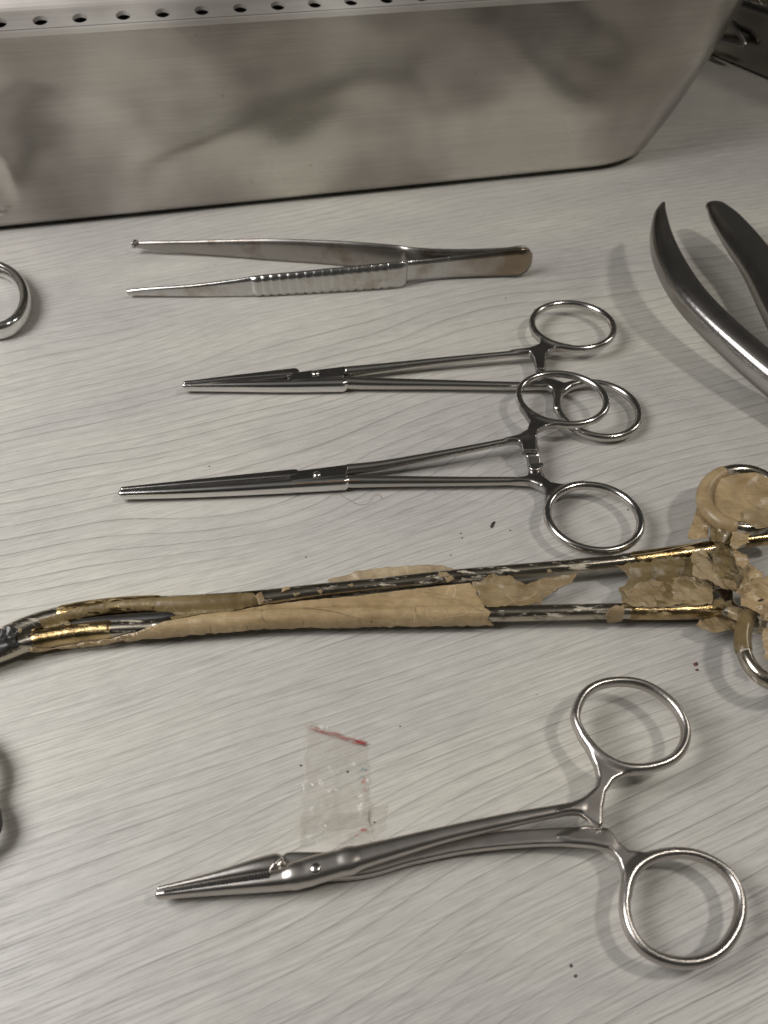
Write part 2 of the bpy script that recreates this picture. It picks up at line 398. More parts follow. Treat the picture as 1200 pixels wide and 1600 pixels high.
def polygonise(prims, cell=0.35, k=0.9):
    bb = [p.bounds() for p in prims]
    lo = np.min([b[0] for b in bb], 0); hi = np.max([b[1] for b in bb], 0)
    z0 = min(b[2] for b in bb); z1 = max(b[3] for b in bb)
    xs = np.arange(lo[0], hi[0]+cell, cell); ys = np.arange(lo[1], hi[1]+cell, cell); zs = np.arange(z0, z1+cell, cell)
    X, Y = np.meshgrid(xs, ys, indexing='ij')
    D = np.full((len(xs), len(ys), len(zs)), 5.0, np.float32)
    first = True
    for p in prims:          # evaluate each bar only near itself
        b = p.bounds()
        i0, i1 = np.searchsorted(xs, [b[0][0]-k, b[1][0]+k]); j0, j1 = np.searchsorted(ys, [b[0][1]-k, b[1][1]+k])
        fl = p.flat(X[i0:i1, j0:j1], Y[i0:i1, j0:j1])
        v = p.val((fl[0][..., None], [q[..., None] for q in fl[1]]), zs[None, None, :])
        D[i0:i1, j0:j1] = smin(D[i0:i1, j0:j1], v, p.k or k)
    S = D < 0
    nx, ny, nzz = D.shape
    cnt = np.zeros((nx-1, ny-1, nzz-1), np.float32); acc = np.zeros((nx-1, ny-1, nzz-1, 3), np.float32)
    crossing = []
    for ax in range(3):
        a = [slice(None)]*3; b = [slice(None)]*3; a[ax] = slice(0, -1); b[ax] = slice(1, None)
        A, B = D[tuple(a)], D[tuple(b)]
        cr = S[tuple(a)] != S[tuple(b)]
        idx = np.argwhere(cr); va = A[cr]; vb = B[cr]
        t = va/(va-vb)
        pos = idx.astype(np.float32); pos[:, ax] += t
        crossing.append((ax, idx, S[tuple(a)][cr]))
        o1, o2 = [q for q in range(3) if q != ax]
        for d1 in (0, -1):
            for d2 in (0, -1):
                c = idx.copy(); c[:, o1] += d1; c[:, o2] += d2
                ok = (c >= 0).all(1) & (c[:, 0] < nx-1) & (c[:, 1] < ny-1) & (c[:, 2] < nzz-1)
                np.add.at(cnt, tuple(c[ok].T), 1); np.add.at(acc, tuple(c[ok].T), pos[ok])
    act = cnt > 0; vid = np.full(cnt.shape, -1, int); vid[act] = np.arange(act.sum())
    V = acc[act]/cnt[act][:, None]
    V = V*cell+np.array([xs[0], ys[0], zs[0]])
    faces = []
    for ax, idx, inside in crossing:
        o1, o2 = (ax+1) % 3, (ax+2) % 3
        q = []
        for d1, d2 in ((0, 0), (-1, 0), (-1, -1), (0, -1)):
            c = idx.copy(); c[:, o1] += d1; c[:, o2] += d2
            c = np.clip(c, 0, np.array(cnt.shape)-1); q.append(vid[tuple(c.T)])
        q = np.stack(q, 1); q[~inside] = q[~inside][:, ::-1]
        faces.append(q[(q >= 0).all(1)])
    Fc = np.concatenate(faces)
    V = V.astype(float)
    def evalf(pts):
        fls = [p.flat(pts[:, 0], pts[:, 1]) for p in prims]
        return fls
    e = 0.02
    for it in range(2):
        f0 = evalf(V); c0 = field(prims, f0, V[:, 2], k)
        gz = (field(prims, f0, V[:, 2]+e, k)-field(prims, f0, V[:, 2]-e, k))/(2*e)
        G = []
        for ax in range(2):
            dv = np.zeros(3); dv[ax] = e
            G.append((field(prims, evalf(V+dv), V[:, 2], k)-field(prims, evalf(V-dv), V[:, 2], k))/(2*e))
        G = np.stack([G[0], G[1], gz], 1); gl = np.maximum((G**2).sum(1), 0.05)
        if it == 0: V = V-np.clip(c0/gl, -0.2, 0.2)[:, None]*G
    nrm = G/np.maximum(np.linalg.norm(G, axis=1), 1e-6)[:, None]
    who = np.argmin(np.stack([p.val(fl, V[:, 2]) for p, fl in zip(prims, f0)]), 0)
    return V, Fc, nrm, who
def solid(prims, parent, mats, cell=0.35, k=0.9, labels={}):
    """mesh the blended bars, then split the surface into one mesh per named part (normals stay continuous)"""
    V, Fc, nrm, who = polygonise(prims, cell, k)
    names = [p.part for p in prims]; uniq = list(dict.fromkeys(names))
    pid = np.array([uniq.index(n) for n in names])[who]
    fp = np.array([np.bincount(r).argmax() for r in pid[Fc]]) if len(uniq) > 1 else np.zeros(len(Fc), int)
    out = {}
    for i, n in enumerate(uniq):
        f = Fc[fp == i]
        if not len(f): continue
        used = np.unique(f); remap = np.full(len(V), -1); remap[used] = np.arange(len(used))
        nm = n.split('#')[0]
        o = mk(nm, V[used], remap[f], mats.get(nm, mats['*']), parent, nrm[used])
        out[n] = o
    return out
def ellipse(cx, cy, a, b, rot, z, r, hz, n=20, dz=(0, 0)):
    out = []
    for i in range(n):
        t = 2*math.pi*i/n; x = a*math.cos(t); y = b*math.sin(t)
        out.append((cx+x*math.cos(R(rot))-y*math.sin(R(rot)), cy+x*math.sin(R(rot))+y*math.cos(R(rot)), z+dz[0]*math.cos(t)+dz[1]*math.sin(t), r, hz))
    return out
def dome(name, c, rad, hgt, mat, parent, seg=24, rings=6):
    v, f = [], []
    for j in range(rings+1):
        a = j/rings*math.pi/2
        for i in range(seg):
            t = 2*math.pi*i/seg
            v.append((c[0]+rad*math.cos(a)*math.cos(t), c[1]+rad*math.cos(a)*math.sin(t), c[2]+hgt*math.sin(a)))
    for j in range(rings):
        for i in range(seg):
            f.append((j*seg+i, j*seg+(i+1) % seg, (j+1)*seg+(i+1) % seg, (j+1)*seg+i))
    return mk(name, v, f, mat, parent)
def boxes(name, specs, mat, parent):
    """little bars, each (centre, axis u, half sizes): one mesh of a repeated surface pattern"""
    v, f = [], []
    for c, ax, hs in specs:
        ax = np.array(ax, float); ax /= np.linalg.norm(ax); up = np.array([0, 0, 1.0]); sd = np.cross(up, ax)
        b = len(v)
        for sx in (-1, 1):
            for sy in (-1, 1):
                for sz in (-1, 1): v.append(np.array(c)+ax*sx*hs[0]+sd*sy*hs[1]+up*sz*hs[2])
        for q in ((0, 1, 3, 2), (4, 6, 7, 5), (0, 4, 5, 1), (2, 3, 7, 6), (0, 2, 6, 4), (1, 5, 7, 3)): f.append(tuple(b+i for i in q))
    return mk(name, v, f, mat, parent, smooth=False)

# ------------------------------------------------------------------ the table top
def table():
    v = [(-900, -500, 0), (900, -500, 0), (900, 1300, 0), (-900, 1300, 0), (-900, -500, -25), (900, -500, -25), (900, 1300, -25), (-900, 1300, -25)]
    f = [(0, 1, 2, 3), (7, 6, 5, 4), (0, 4, 5, 1), (1, 5, 6, 2), (2, 6, 7, 3), (3, 7, 4, 0)]
    o = mk('table_top', v, f, WOOD, smooth=False); tag(o, kind='structure')
table()

# ------------------------------------------------------------------ the big steel container with its perforated lid
def container():
    A = P(0, 366, 0); B = P(960, 268, 0)
    d = (B-A)[:2]; d /= np.linalg.norm(d); n = np.array([-d[1], d[0]])          # n points away from the camera
    hgt = z_at(0, 60, A[1]-8)
    ztop = hgt
    L0 = -170.0                                # left end, beyond the frame
    L1 = (P(1010, 262, 0)-A)[:2]@d + 16
    depth = 150.0
    T = thing('steel_container', list(A[:2]+d*60+n*60)+[0], 'large deep satin steel container with a row of round holes along its lid', 'container')
    # wall: a rounded rectangle swept upwards, tapering inwards at the foot
    def outline(grow, rad, seg=14):
        pts = []
        x0, x1, y0, y1 = L0-grow, L1+grow*2.2+9*(1-math.exp(-max(grow, 0)/3.0)), -grow, depth+grow
        for k in range(421):
            pts.append((x0+rad+(x1-x0-2*rad)*k/420, y0))
        for cx, cy, a0 in ((x1-rad, y0+rad, -90), (x1-rad, y1-rad, 0), (x0+rad, y1-rad, 90), (x0+rad, y0+rad, 180)):
            for k in range(1, seg+1):
                a = R(a0+90*k/seg); pts.append((cx+rad*math.cos(a), cy+rad*math.sin(a)))
        return pts[:-1]
    V, rows = [], []
    prof = []
    rb = 6.0; TF = 0.13
    for k in range(7):
        a = R(90*k/6); prof.append((-rb+rb*math.sin(a), rb-rb*math.cos(a)))
    for k in range(1, 33): prof.append((TF*(ztop-rb)*k/32, rb+(ztop-rb)*k/32))
    for gi, (gr, z) in enumerate(prof):
        ring = outline(gr, 40+gr*0.5)
        row = []
        for (x, y) in ring:
            yy = y
            if y < 3 and x < L1-10:                     # the embossed panel at the left and soft dents in the sheet
                pz = min(1, max(0, (38-z)/14)); 
                px = 1/(1+math.exp((x-(10.5-(max(0, 12-z))*1.1))/1.1)); pb = 1/(1+math.exp(-(z-8)/1.2))
                yy += 1.7*px*pz*pb
                q = noise.noise(Vector((x*0.014, z*0.03, 4.0)))+0.5*noise.noise(Vector((x*0.035, z*0.05, 9.0)))
                yy += 2.8*q*math.sin(math.pi*min(1, max(0, z/ztop)))
            w = A[:2]+d*x+n*yy
            row.append(len(V)); V.append((w[0], w[1], z+0.9))
        rows.append(row)
    Fs = []
    for a, b in zip(rows[:-1], rows[1:]):
        m = len(a)
        for i in range(m): Fs.append((a[i], a[(i+1) % m], b[(i+1) % m], b[i]))
    # foot
    Fs.append(tuple(reversed(rows[0])))
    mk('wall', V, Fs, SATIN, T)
    # rolled rim
    ring = outline(prof[-1][0]+0.4, 44)
    vs, fs = [], []
    m = len(ring); q = 8
    for i, (x, y) in enumerate(ring):
        x2, y2 = ring[(i+1) % m]; t = np.array([x2-x, y2-y]); t /= max(1e-6, np.linalg.norm(t)); nn = np.array([t[1], -t[0]])
        for j in range(q):
            a = 2*math.pi*j/q; off = 1.0*math.cos(a)
            w = A[:2]+d*(x+nn[0]*off)+n*(y+nn[1]*off); vs.append((w[0], w[1], ztop+0.9*math.sin(a)))
    for i in range(m):
        for j in range(q): fs.append((i*q+j, ((i+1) % m)*q+j, ((i+1) % m)*q+(j+1) % q, i*q+(j+1) % q))
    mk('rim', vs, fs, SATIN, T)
    # lid: flat border pierced by a row of round holes, then a raised middle
    zl = ztop+1.0
    gy0 = prof[-1][0]
    y0, ya, yb = -gy0+0.3, -gy0+5.5, -gy0+15.0
    pix = [3, 66, 127, 194, 255, 316, 376, 435, 493, 550, 606, 660, 713, 765]
    def along(u, v): w = P(u, v, zl); return (w-A)[:2]@d, (w-A)[:2]@n
    hs = [along(u, 37-0.0515*u+(0.5 if u > 400 else 0)) for u in pix]
    ymid = float(np.mean([h[1] for h in hs])); xs_h = [h[0] for h in hs]
    gap = float(np.mean(np.diff(xs_h)))
    xs_all = [xs_h[0]-gap*k for k in range(int((xs_h[0]-L0)/gap)-1, 0, -1)]+xs_h
    while xs_all[-1]+gap < L1-12: xs_all.append(xs_all[-1]+gap)
    hr = 2.6; cellh = 5.0
    vs, fs = [], []
    def W(x, y, z=zl):
        w = A[:2]+d*x+n*y; vs.append((w[0], w[1], z+min(y+gy0, 26)*0.30)); return len(vs)-1
    def quad(xa, xb, yA, yB, zA=zl, zB=zl): fs.append((W(xa, yA, zA), W(xb, yA, zA), W(xb, yB, zB), W(xa, yB, zB)))
    xl, xr = L0-gy0+3, L1+gy0*2.2+5
    prevx = xl
    for x in xs_all:
        quad(prevx, x-cellh, ymid-cellh, ymid+cellh); prevx = x+cellh
        n32 = 32; inn, out, low = [], [], []
        for i in range(n32):
            a = 2*math.pi*(i+0.5)/n32; ca, sa = math.cos(a), math.sin(a); s_ = cellh/max(abs(ca), abs(sa))
            out.append(W(x+ca*s_, ymid+sa*s_)); inn.append(W(x+ca*hr, ymid+sa*hr)); low.append(W(x+ca*hr, ymid+sa*hr, zl-1.3))
        for i in range(n32):
            j = (i+1) % n32; fs.append((out[i], out[j], inn[j], inn[i])); fs.append((inn[i], inn[j], low[j], low[i]))
        # square corners
        for sx, sy in ((1, 1), (-1, 1), (-1, -1), (1, -1)):
            c = W(x+sx*cellh, ymid+sy*cellh)
            bestp = sorted(out, key=lambda i_: (vs[i_][0]-vs[c][0])**2+(vs[i_][1]-vs[c][1])**2)[:2]
            fs.append((c, bestp[0], bestp[1]))
    quad(prevx, xr, ymid-cellh, ymid+cellh)
    y0 = min(y0, ymid-cellh-0.5)
    quad(xl, xr, y0, ymid-cellh); quad(xl, xr, y0, y0, zl-1.6, zl)
    # sweep up to the raised middle
    pr = [(ymid+cellh, 0)]
    for k in range(1, 9): pr.append((ymid+cellh+k*0.9, 1.9*(1-math.cos(math.pi*k/8))/2*2.2))
    pr.append((depth-5, pr[-1][1])); pr.append((depth-5, -3))
    for (a, za), (b, zb) in zip(pr[:-1], pr[1:]): quad(xl, xr, a, b, zl+za, zl+zb)
    lid = mk('lid', vs, fs, SATIN_LID, T, smooth=False)
    for p_ in lid.data.polygons: p_.use_smooth = False
container()

# ------------------------------------------------------------------ the second steel tray, top right
def tray():
    A = P(1120, 91, 0); B = P(1200, 125, 0)
    d = (B-A)[:2]; d /= np.linalg.norm(d); n = np.array([-d[1], d[0]])
    mid = P(1180, 116, 0)
    zt = z_at(1180, 19, mid[1])
    T = thing('steel_tray', list(A[:2]+d*40+n*30)+[0], 'low steel instrument tray with a wire handle, set askew behind the big container', 'tray')
    vs, fs = [], []
    def W(x, y, z): w = A[:2]+d*x+n*y; vs.append((w[0], w[1], z)); return len(vs)-1
    x0, x1, D, r = -22.0, 200.0, 130.0, 3.0
    prof = [(2.0, 0.05), (0.6, 0.5), (0, 1.6)]+[(0, zt*k/6) for k in range(1, 6)]+[(0, zt-3.2)]
    for k in range(1, 9):
        a = R(180*k/8); prof.append((r-r*math.cos(a), zt-3.2+r*math.sin(a)))
    prof += [(2*r, zt-6), (2*r-3.5, zt-6.5), (2*r-3.5, 1.5)]
    # front, right, back, left: closed rounded loop
    def loop(o):
        rad = 10; pts = []
        for cx, cy, a0 in ((x0+rad, rad, 180), (x1-rad, rad, 270), (x1-rad, D-rad, 0), (x0+rad, D-rad, 90)):
            for k in range(9):
                a = R(a0+90*k/8); rr = rad-o; pts.append((cx+rr*math.cos(a), cy+rr*math.sin(a)))
        return pts
    rows = [[W(x, y, z) for x, y in loop(o)] for o, z in prof]
    for a, b in zip(rows[:-1], rows[1:]):
        m = len(a)
        for i in range(m): fs.append((a[i], a[(i+1) % m], b[(i+1) % m], b[i]))
    fs.append(tuple(rows[-1])); 
    mk('tray_body', vs, fs, SATIN_DULL, T)
    # wire handle
    w0 = P(1128, 62, 0)
    pts = []
    def Q(u, v, out):         # pixel on a plane parallel to the wall, 'out' mm in front of it
        a = np.array(ray(u, v)); o = np.array([0, 0, H]); n3 = np.array([n[0], n[1], 0]); A3 = np.array([A[0], A[1], 0])-n3*out
        t = ((A3-o)@n3)/(a@n3); return o+a*t
    path = [Q(1120, 20, 1), Q(1146, 41, 1), Q(1155, 52, 3.5), Q(1163, 66, 4.5), Q(1161, 70.5, 5.5), Q(1150, 68.5, 6.5), Q(1128, 64, 6.5), Q(1112, 60, 5), Q(1100, 55, 1)]
    tube('wire_handle', path, 1.5, STEEL_DARK, T)
def tube(name, pts, r, mat, parent, closed=False, seg=10, n=6, loc=None):
    c = spline(pts, n, closed); m = len(c); vs, fs = [], []
    rr = r if hasattr(r, '__len__') else None
    for i in range(m):
        t = c[min(i+1, m-1)]-c[max(i-1, 0)]; t /= max(1e-9, np.linalg.norm(t))
        up = np.array([0, 0, 1.0]) if abs(t[2]) < 0.9 else np.array([1.0, 0, 0])
        s = np.cross(t, up); s /= np.linalg.norm(s); q = np.cross(s, t)
        ra = r if rr is None else np.interp(i/(m-1), np.linspace(0, 1, len(rr)), rr)
        for j in range(seg):
            a = 2*math.pi*j/seg; vs.append(c[i]+ra*(s*math.cos(a)+q*math.sin(a)))
    for i in range(m-1):
        for j in range(seg): fs.append((i*seg+j, i*seg+(j+1) % seg, (i+1)*seg+(j+1) % seg, (i+1)*seg+j))
    fs.append(tuple(range(seg))[::-1]); fs.append(tuple(range((m-1)*seg, m*seg)))
    return mk(name, vs, fs, mat, parent, loc=loc)
tray()

# ------------------------------------------------------------------ thumb forceps lying on edge
def tweezers():
    T = thing('thumb_forceps', P(520, 440), 'stained steel thumb forceps with ribbed grip lying on edge before the container', 'tweezers')
    # each leg: (u, v top edge, v foot edge, height of the foot edge in mm)
    far = [(208, 377, 386, 2.8), (240, 376.5, 391, 2.2), (300, 375.5, 396, 1.2), (360, 374, 401, 0.5), (430, 373, 407, 0.2), (500, 375, 412, 0.1), (560, 378, 417, 0.1), (620, 383, 421, 0.1),
           (640, 386, 423, 0.6), (680, 388.5, 425, 1.0), (730, 389, 427, 1.0), (780, 387, 429, 1.0), (806, 384, 428, 1.2), (818, 386, 424, 1.8), (825, 393, 415, 3.2)]
    near = [(201, 452, 461, 1.2), (240, 448.5, 462, 0.8), (300, 444.5, 463, 0.4), (360, 437.5, 463, 0.2), (410, 430, 462, 0.1), (470, 424, 459, 0.1), (540, 417, 455, 0.1), (600, 411, 451, 0.1), (628, 408, 448.5, 0.1),
            (637, 407, 441, 0.8), (680, 403, 435, 1.0), (730, 397, 432, 1.0), (780, 391, 430.5, 1.0), (806, 388, 430, 1.2), (819, 389, 426, 1.8), (827, 395, 416, 3.2)]
    def leg(name, rows, th, ribs, mat, yoff=0):
        rows = spline(np.array(rows, float), 36)
        vs, fs = [], []; m = len(rows); K = 7
        pts = []
        for u, vt, vb, zb in rows:
            b = P(u, vb, zb); zt = z_at(u, vt, b[1]); pts.append((b[0], b[1]+yoff, zb, zt))
        pts = np.array(pts)
        for i in range(m):
            t = pts[min(i+1, m-1)][:2]-pts[max(i-1, 0)][:2]; t /= np.linalg.norm(t); nn = np.array([t[1], -t[0]])   # towards the camera
            x, y, z0, z1 = pts[i]; u = rows[i][0]; hh = (z1-z0)/2; zm = (z0+z1)/2
            # cross section: rounded strip, ribs pressed into the outer face
            sec = []
            e = 0.28
            for s, z in ((-1, -1), (-1, -.5), (-1, 0), (-1, .5), (-1, 1), (0, 1), (1, 1), (1, .5), (1, 0), (1, -.5), (1, -1), (0, -1)):
                w = th/2*(0.72 if abs(z) == 1 else 1)*s
                hz_ = hh-(e if (abs(z) == 1 and s != 0) else 0)
                if ribs and s == 1 and 398 < u < 606: w += 0.42*abs(math.sin((u-398)/ribs*math.pi))**0.7
                if ribs and s == 1 and 398 < u < 632 and abs(z) < 1: w += 0.35
                sec.append((x+nn[0]*w, y+nn[1]*w, zm+z*hz_))
            vs += sec
        K = 12
        if ribs:
            cut = [i for i in range(m) if rows[i][0] < 700][-1]
            v2 = vs[cut*K:]; f2 = []; m2 = m-cut
            for i in range(m2-1):
                for j in range(K): f2.append((i*K+j, (i+1)*K+j, (i+1)*K+(j+1) % K, i*K+(j+1) % K))
            f2.append(tuple(range((m2-1)*K, m2*K))[::-1])
            o_ = mk('joined_end', v2, f2, STEEL_STAIN, T); o_['label'] = 'brown stained rounded end'
            vs = vs[:(cut+1)*K]; m = cut+1
        for i in range(m-1):
            for j in range(K): fs.append((i*K+j, (i+1)*K+j, (i+1)*K+(j+1) % K, i*K+(j+1) % K))
        fs.append(tuple(range(K))); fs.append(tuple(range((m-1)*K, m*K))[::-1])
        return mk(name, vs, fs, mat, T), pts
    o1, pf = leg('leg', far, 1.6, 0, STEEL_BROWN)
    o2, pn = leg('leg', near, 1.7, 13.2, STEEL_STAIN)
    for o in (o1, o2): o['label'] = 'stained leg'
    o2['label'] = 'ribbed near leg'
    a = P(209, 381, 4.5); boxes('tip_tooth', [(a+np.array([0.3, -1.0, 0]), (1, 0, 0), (0.5, 1.2, 0.8)), (a+np.array([1.1, -0.6, 1.2]), (1, 0, 0), (0.7, 0.8, 0.5))], STEEL_DARK, T)
tweezers()

# ------------------------------------------------------------------ ringed forceps
def serration(a, b, n, T, mat, hs):
    a, b = np.array(a), np.array(b); ax = b-a; s = []
    for i in range(n):
        s.append((a+ax*(i+0.5)/n, (ax[0], ax[1], 0), (np.linalg.norm(ax)/n*0.28, hs[0], hs[1])))
    return boxes('serration', s, mat, T)
M = {'*': STEEL, 'box_lock': STEEL_DARK, 'ratchet': STEEL_DARK}  # lock and ratchet steel darkened in place of what their tops reflect
def kelly_upper():
    T = thing('artery_forceps', P(560, 595), 'upper of the two slim straight ring forceps, one finger ring lying under the other pair', 'forceps', 'two slim straight artery forceps')
    z = 2.6
    # lower jaw runs on past the lock; the upper shank belongs to it
    solid([Prim('jaw#a', [(289, 605, z, 1.0, 1.4), (370, 604, z, 1.5, 1.8), (450, 603, z, 2.0, 2.1), (534, 601, z, 2.3, 2.3)], 2.4),
           Plate('box_lock', [(458, 581), (541, 571), (538, 588), (456, 595), (449, 589)], z+0.2, 2.05, 0.6, zp=2.05)], T, {'*': STEEL_BRIGHT, 'box_lock': STEEL_DARK}, k=0.3)  # bright jaw, dark lock: reflections put into two steels
    solid([Prim('jaw#b', [(290, 601, z+0.3, 0.7, 1.2), (370, 594, z+0.4, 1.2, 1.7), (460, 586, z+0.35, 1.9, 2.0)], 4)], T, {'*': STEEL_DARK}, k=0.4)  # upper jaw darkened for its flat top reflecting dark
    solid([Prim('shank', [(543, 581.5, z+0.3, 1.9, 2.0), (600, 575, z+0.5, 1.7, 1.7), (700, 563.5, z+1.0, 1.35, 1.4), (800, 553.5, z+1.6, 1.2, 1.25), (836, 549.5, z+1.8, 1.3, 1.25)]),
           Prim('ratchet', [(840, 551, z+1.8, 1.7, 1.1), (844, 568, z+1.4, 1.5, 1.0), (846, 580, z+1.2, 1.4, 1.0)], 4),
           Prim('finger_ring', ellipse(895, 510, 64, 35, 7, z+2.4, 1.2, 1.3), closed=True),
           Plate('ratchet', z5([(310, 330), (370, 385), (450, 420), (560, 436), (560, 452), (460, 458), (415, 478), (390, 510), (385, 600), (335, 600), (320, 520), (290, 482), (170, 474), (290, 456), (350, 430), (365, 400), (310, 350)]), z+1.9, 1.15)], T, M, k=1.1)
    solid([Prim('shank', [(541, 598, z, 2.2, 2.1), (600, 599.5, z, 1.95, 1.8), (700, 601, z, 1.6, 1.5), (800, 603, z, 1.4, 1.35), (850, 603, z, 1.4, 1.3)], 2.2),
           Prim('ratchet', [(858, 602, z, 1.5, 1.1), (852, 592, z-0.5, 1.4, 0.9), (848, 585, z-0.8, 1.2, 0.8)], 4),
           Prim('finger_ring', ellipse(935, 641, 65, 41, 14, z, 1.2, 1.3), closed=True),
           Plate('ratchet', z5([(400, 665), (450, 668), (520, 690), (640, 667), (660, 682), (560, 710), (500, 770), (482, 860), (450, 860), (455, 790), (440, 735), (400, 700), (320, 684)]), z, 1.15)], T, M, k=1.1)
    c = P(493, 583, z+2.3); dome('rivet', c, 1.35, 0.7, STEEL_BRIGHT, T)
    serration(P(296, 601.5, z+1.5), P(446, 588.5, z+2.2), 40, T, STEEL_BRIGHT, (0.28, 0.3))
def kelly_lower():
    T = thing('artery_forceps', P(560, 750), 'lower of the two slim ring forceps, its far ring lying over the other pair', 'forceps', 'two slim straight artery forceps')
    z = 2.5
    solid([Prim('jaw#a', [(192, 772.5, z, 1.35, 1.5), (280, 769, z, 1.6, 1.7), (370, 764, z, 1.9, 1.9), (450, 759, z, 2.1, 2.1), (536, 754, z, 2.1, 2.2)], 2.4),
           Plate('box_lock', [(458, 735), (546, 724), (541, 743), (457, 752), (449, 745)], z+0.2, 2.0, 0.6, zp=2.0)], T, {'*': STEEL_BRIGHT, 'box_lock': STEEL_DARK}, k=0.3)  # lit side and dark top painted by two steels here too
    solid([Prim('jaw#b', [(193, 767, z+0.3, 0.7, 1.3), (300, 758, z+0.4, 1.1, 1.6), (400, 750, z+0.4, 1.5, 1.9), (460, 745, z+0.3, 1.8, 2.0)], 4)], T, {'*': STEEL_DARK}, k=0.4)  # dark reflection on the flat top given by the steel's colour
    solid([Prim('shank', [(545, 734.5, z+0.4, 1.8, 1.9), (600, 727.5, z+0.9, 1.6, 1.7), (700, 708.5, z+2.2, 1.3, 1.35), (790, 690.5, z+3.4, 1.1, 1.15), (822, 684, z+3.8, 1.25, 1.2)]),
           Prim('ratchet', [(828, 684, z+3.8, 1.9, 1.1), (831, 704, z+3.0, 2.0, 1.0), (835, 731, z+1.6, 1.9, 1.0)], 5),
           Prim('finger_ring', ellipse(879, 624, 69, 39, 8, z+4.6, 1.1, 1.2, dz=(0.4, -0.5)), closed=True),
           Plate('ratchet', z7([(225, -10), (300, 55), (400, 85), (520, 90), (520, 105), (400, 122), (345, 152), (322, 200), (335, 290), (240, 290), (238, 250), (215, 222), (130, 203), (225, 182), (268, 150), (290, 90), (245, 20)]), z+3.8, 1.05)], T, M, k=1.1)
    solid([Prim('shank', [(547, 752.5, z, 1.9, 1.9), (620, 752, z, 1.65, 1.6), (720, 752, z, 1.4, 1.4), (810, 751.5, z, 1.2, 1.25), (838, 753, z+0.2, 1.4, 1.25)]),
           Prim('ratchet', [(848, 758, z+0.2, 1.9, 1.1), (840, 745, z, 1.8, 0.95), (835, 732, z-0.4, 1.7, 0.8)], 5),
           Prim('finger_ring', ellipse(928, 810, 74, 50, 13, z+2.2, 1.15, 1.3, dz=(0, 0)), closed=True),
           Plate('ratchet', z7([(350, 400), (370, 455), (430, 500), (520, 512), (640, 497), (640, 510), (560, 530), (480, 580), (430, 640), (415, 710), (385, 710), (390, 620), (392, 560), (365, 518), (290, 497), (180, 482), (270, 460), (290, 410)]), (820, z+0.2, 900, z+1.9), 1.15)], T, M, k=1.1)
    tube('rust_streak', [P(462, 756, z+1.9), P(500, 754, z+1.95), P(535, 752, z+1.95), P(560, 751, z+1.5)], [0.12, 0.25, 0.1, 0.28, 0.1, 0.24, 0.12], RUSTM, T, seg=6, n=14)
    boxes('ratchet_lip', [(P(838, 728, z+2.6), (1, 0.15, 0), (1.9, 0.55, 0.6))], STEEL_BRIGHT, T)
    c = P(495, 742, z+2.25); dome('rivet', c, 1.2, 0.75, STEEL_BRIGHT, T)
    serration(P(205, 766, z+1.6), P(442, 749, z+2.1), 56, T, STEEL_BRIGHT, (0.24, 0.28))
kelly_upper(); kelly_lower()

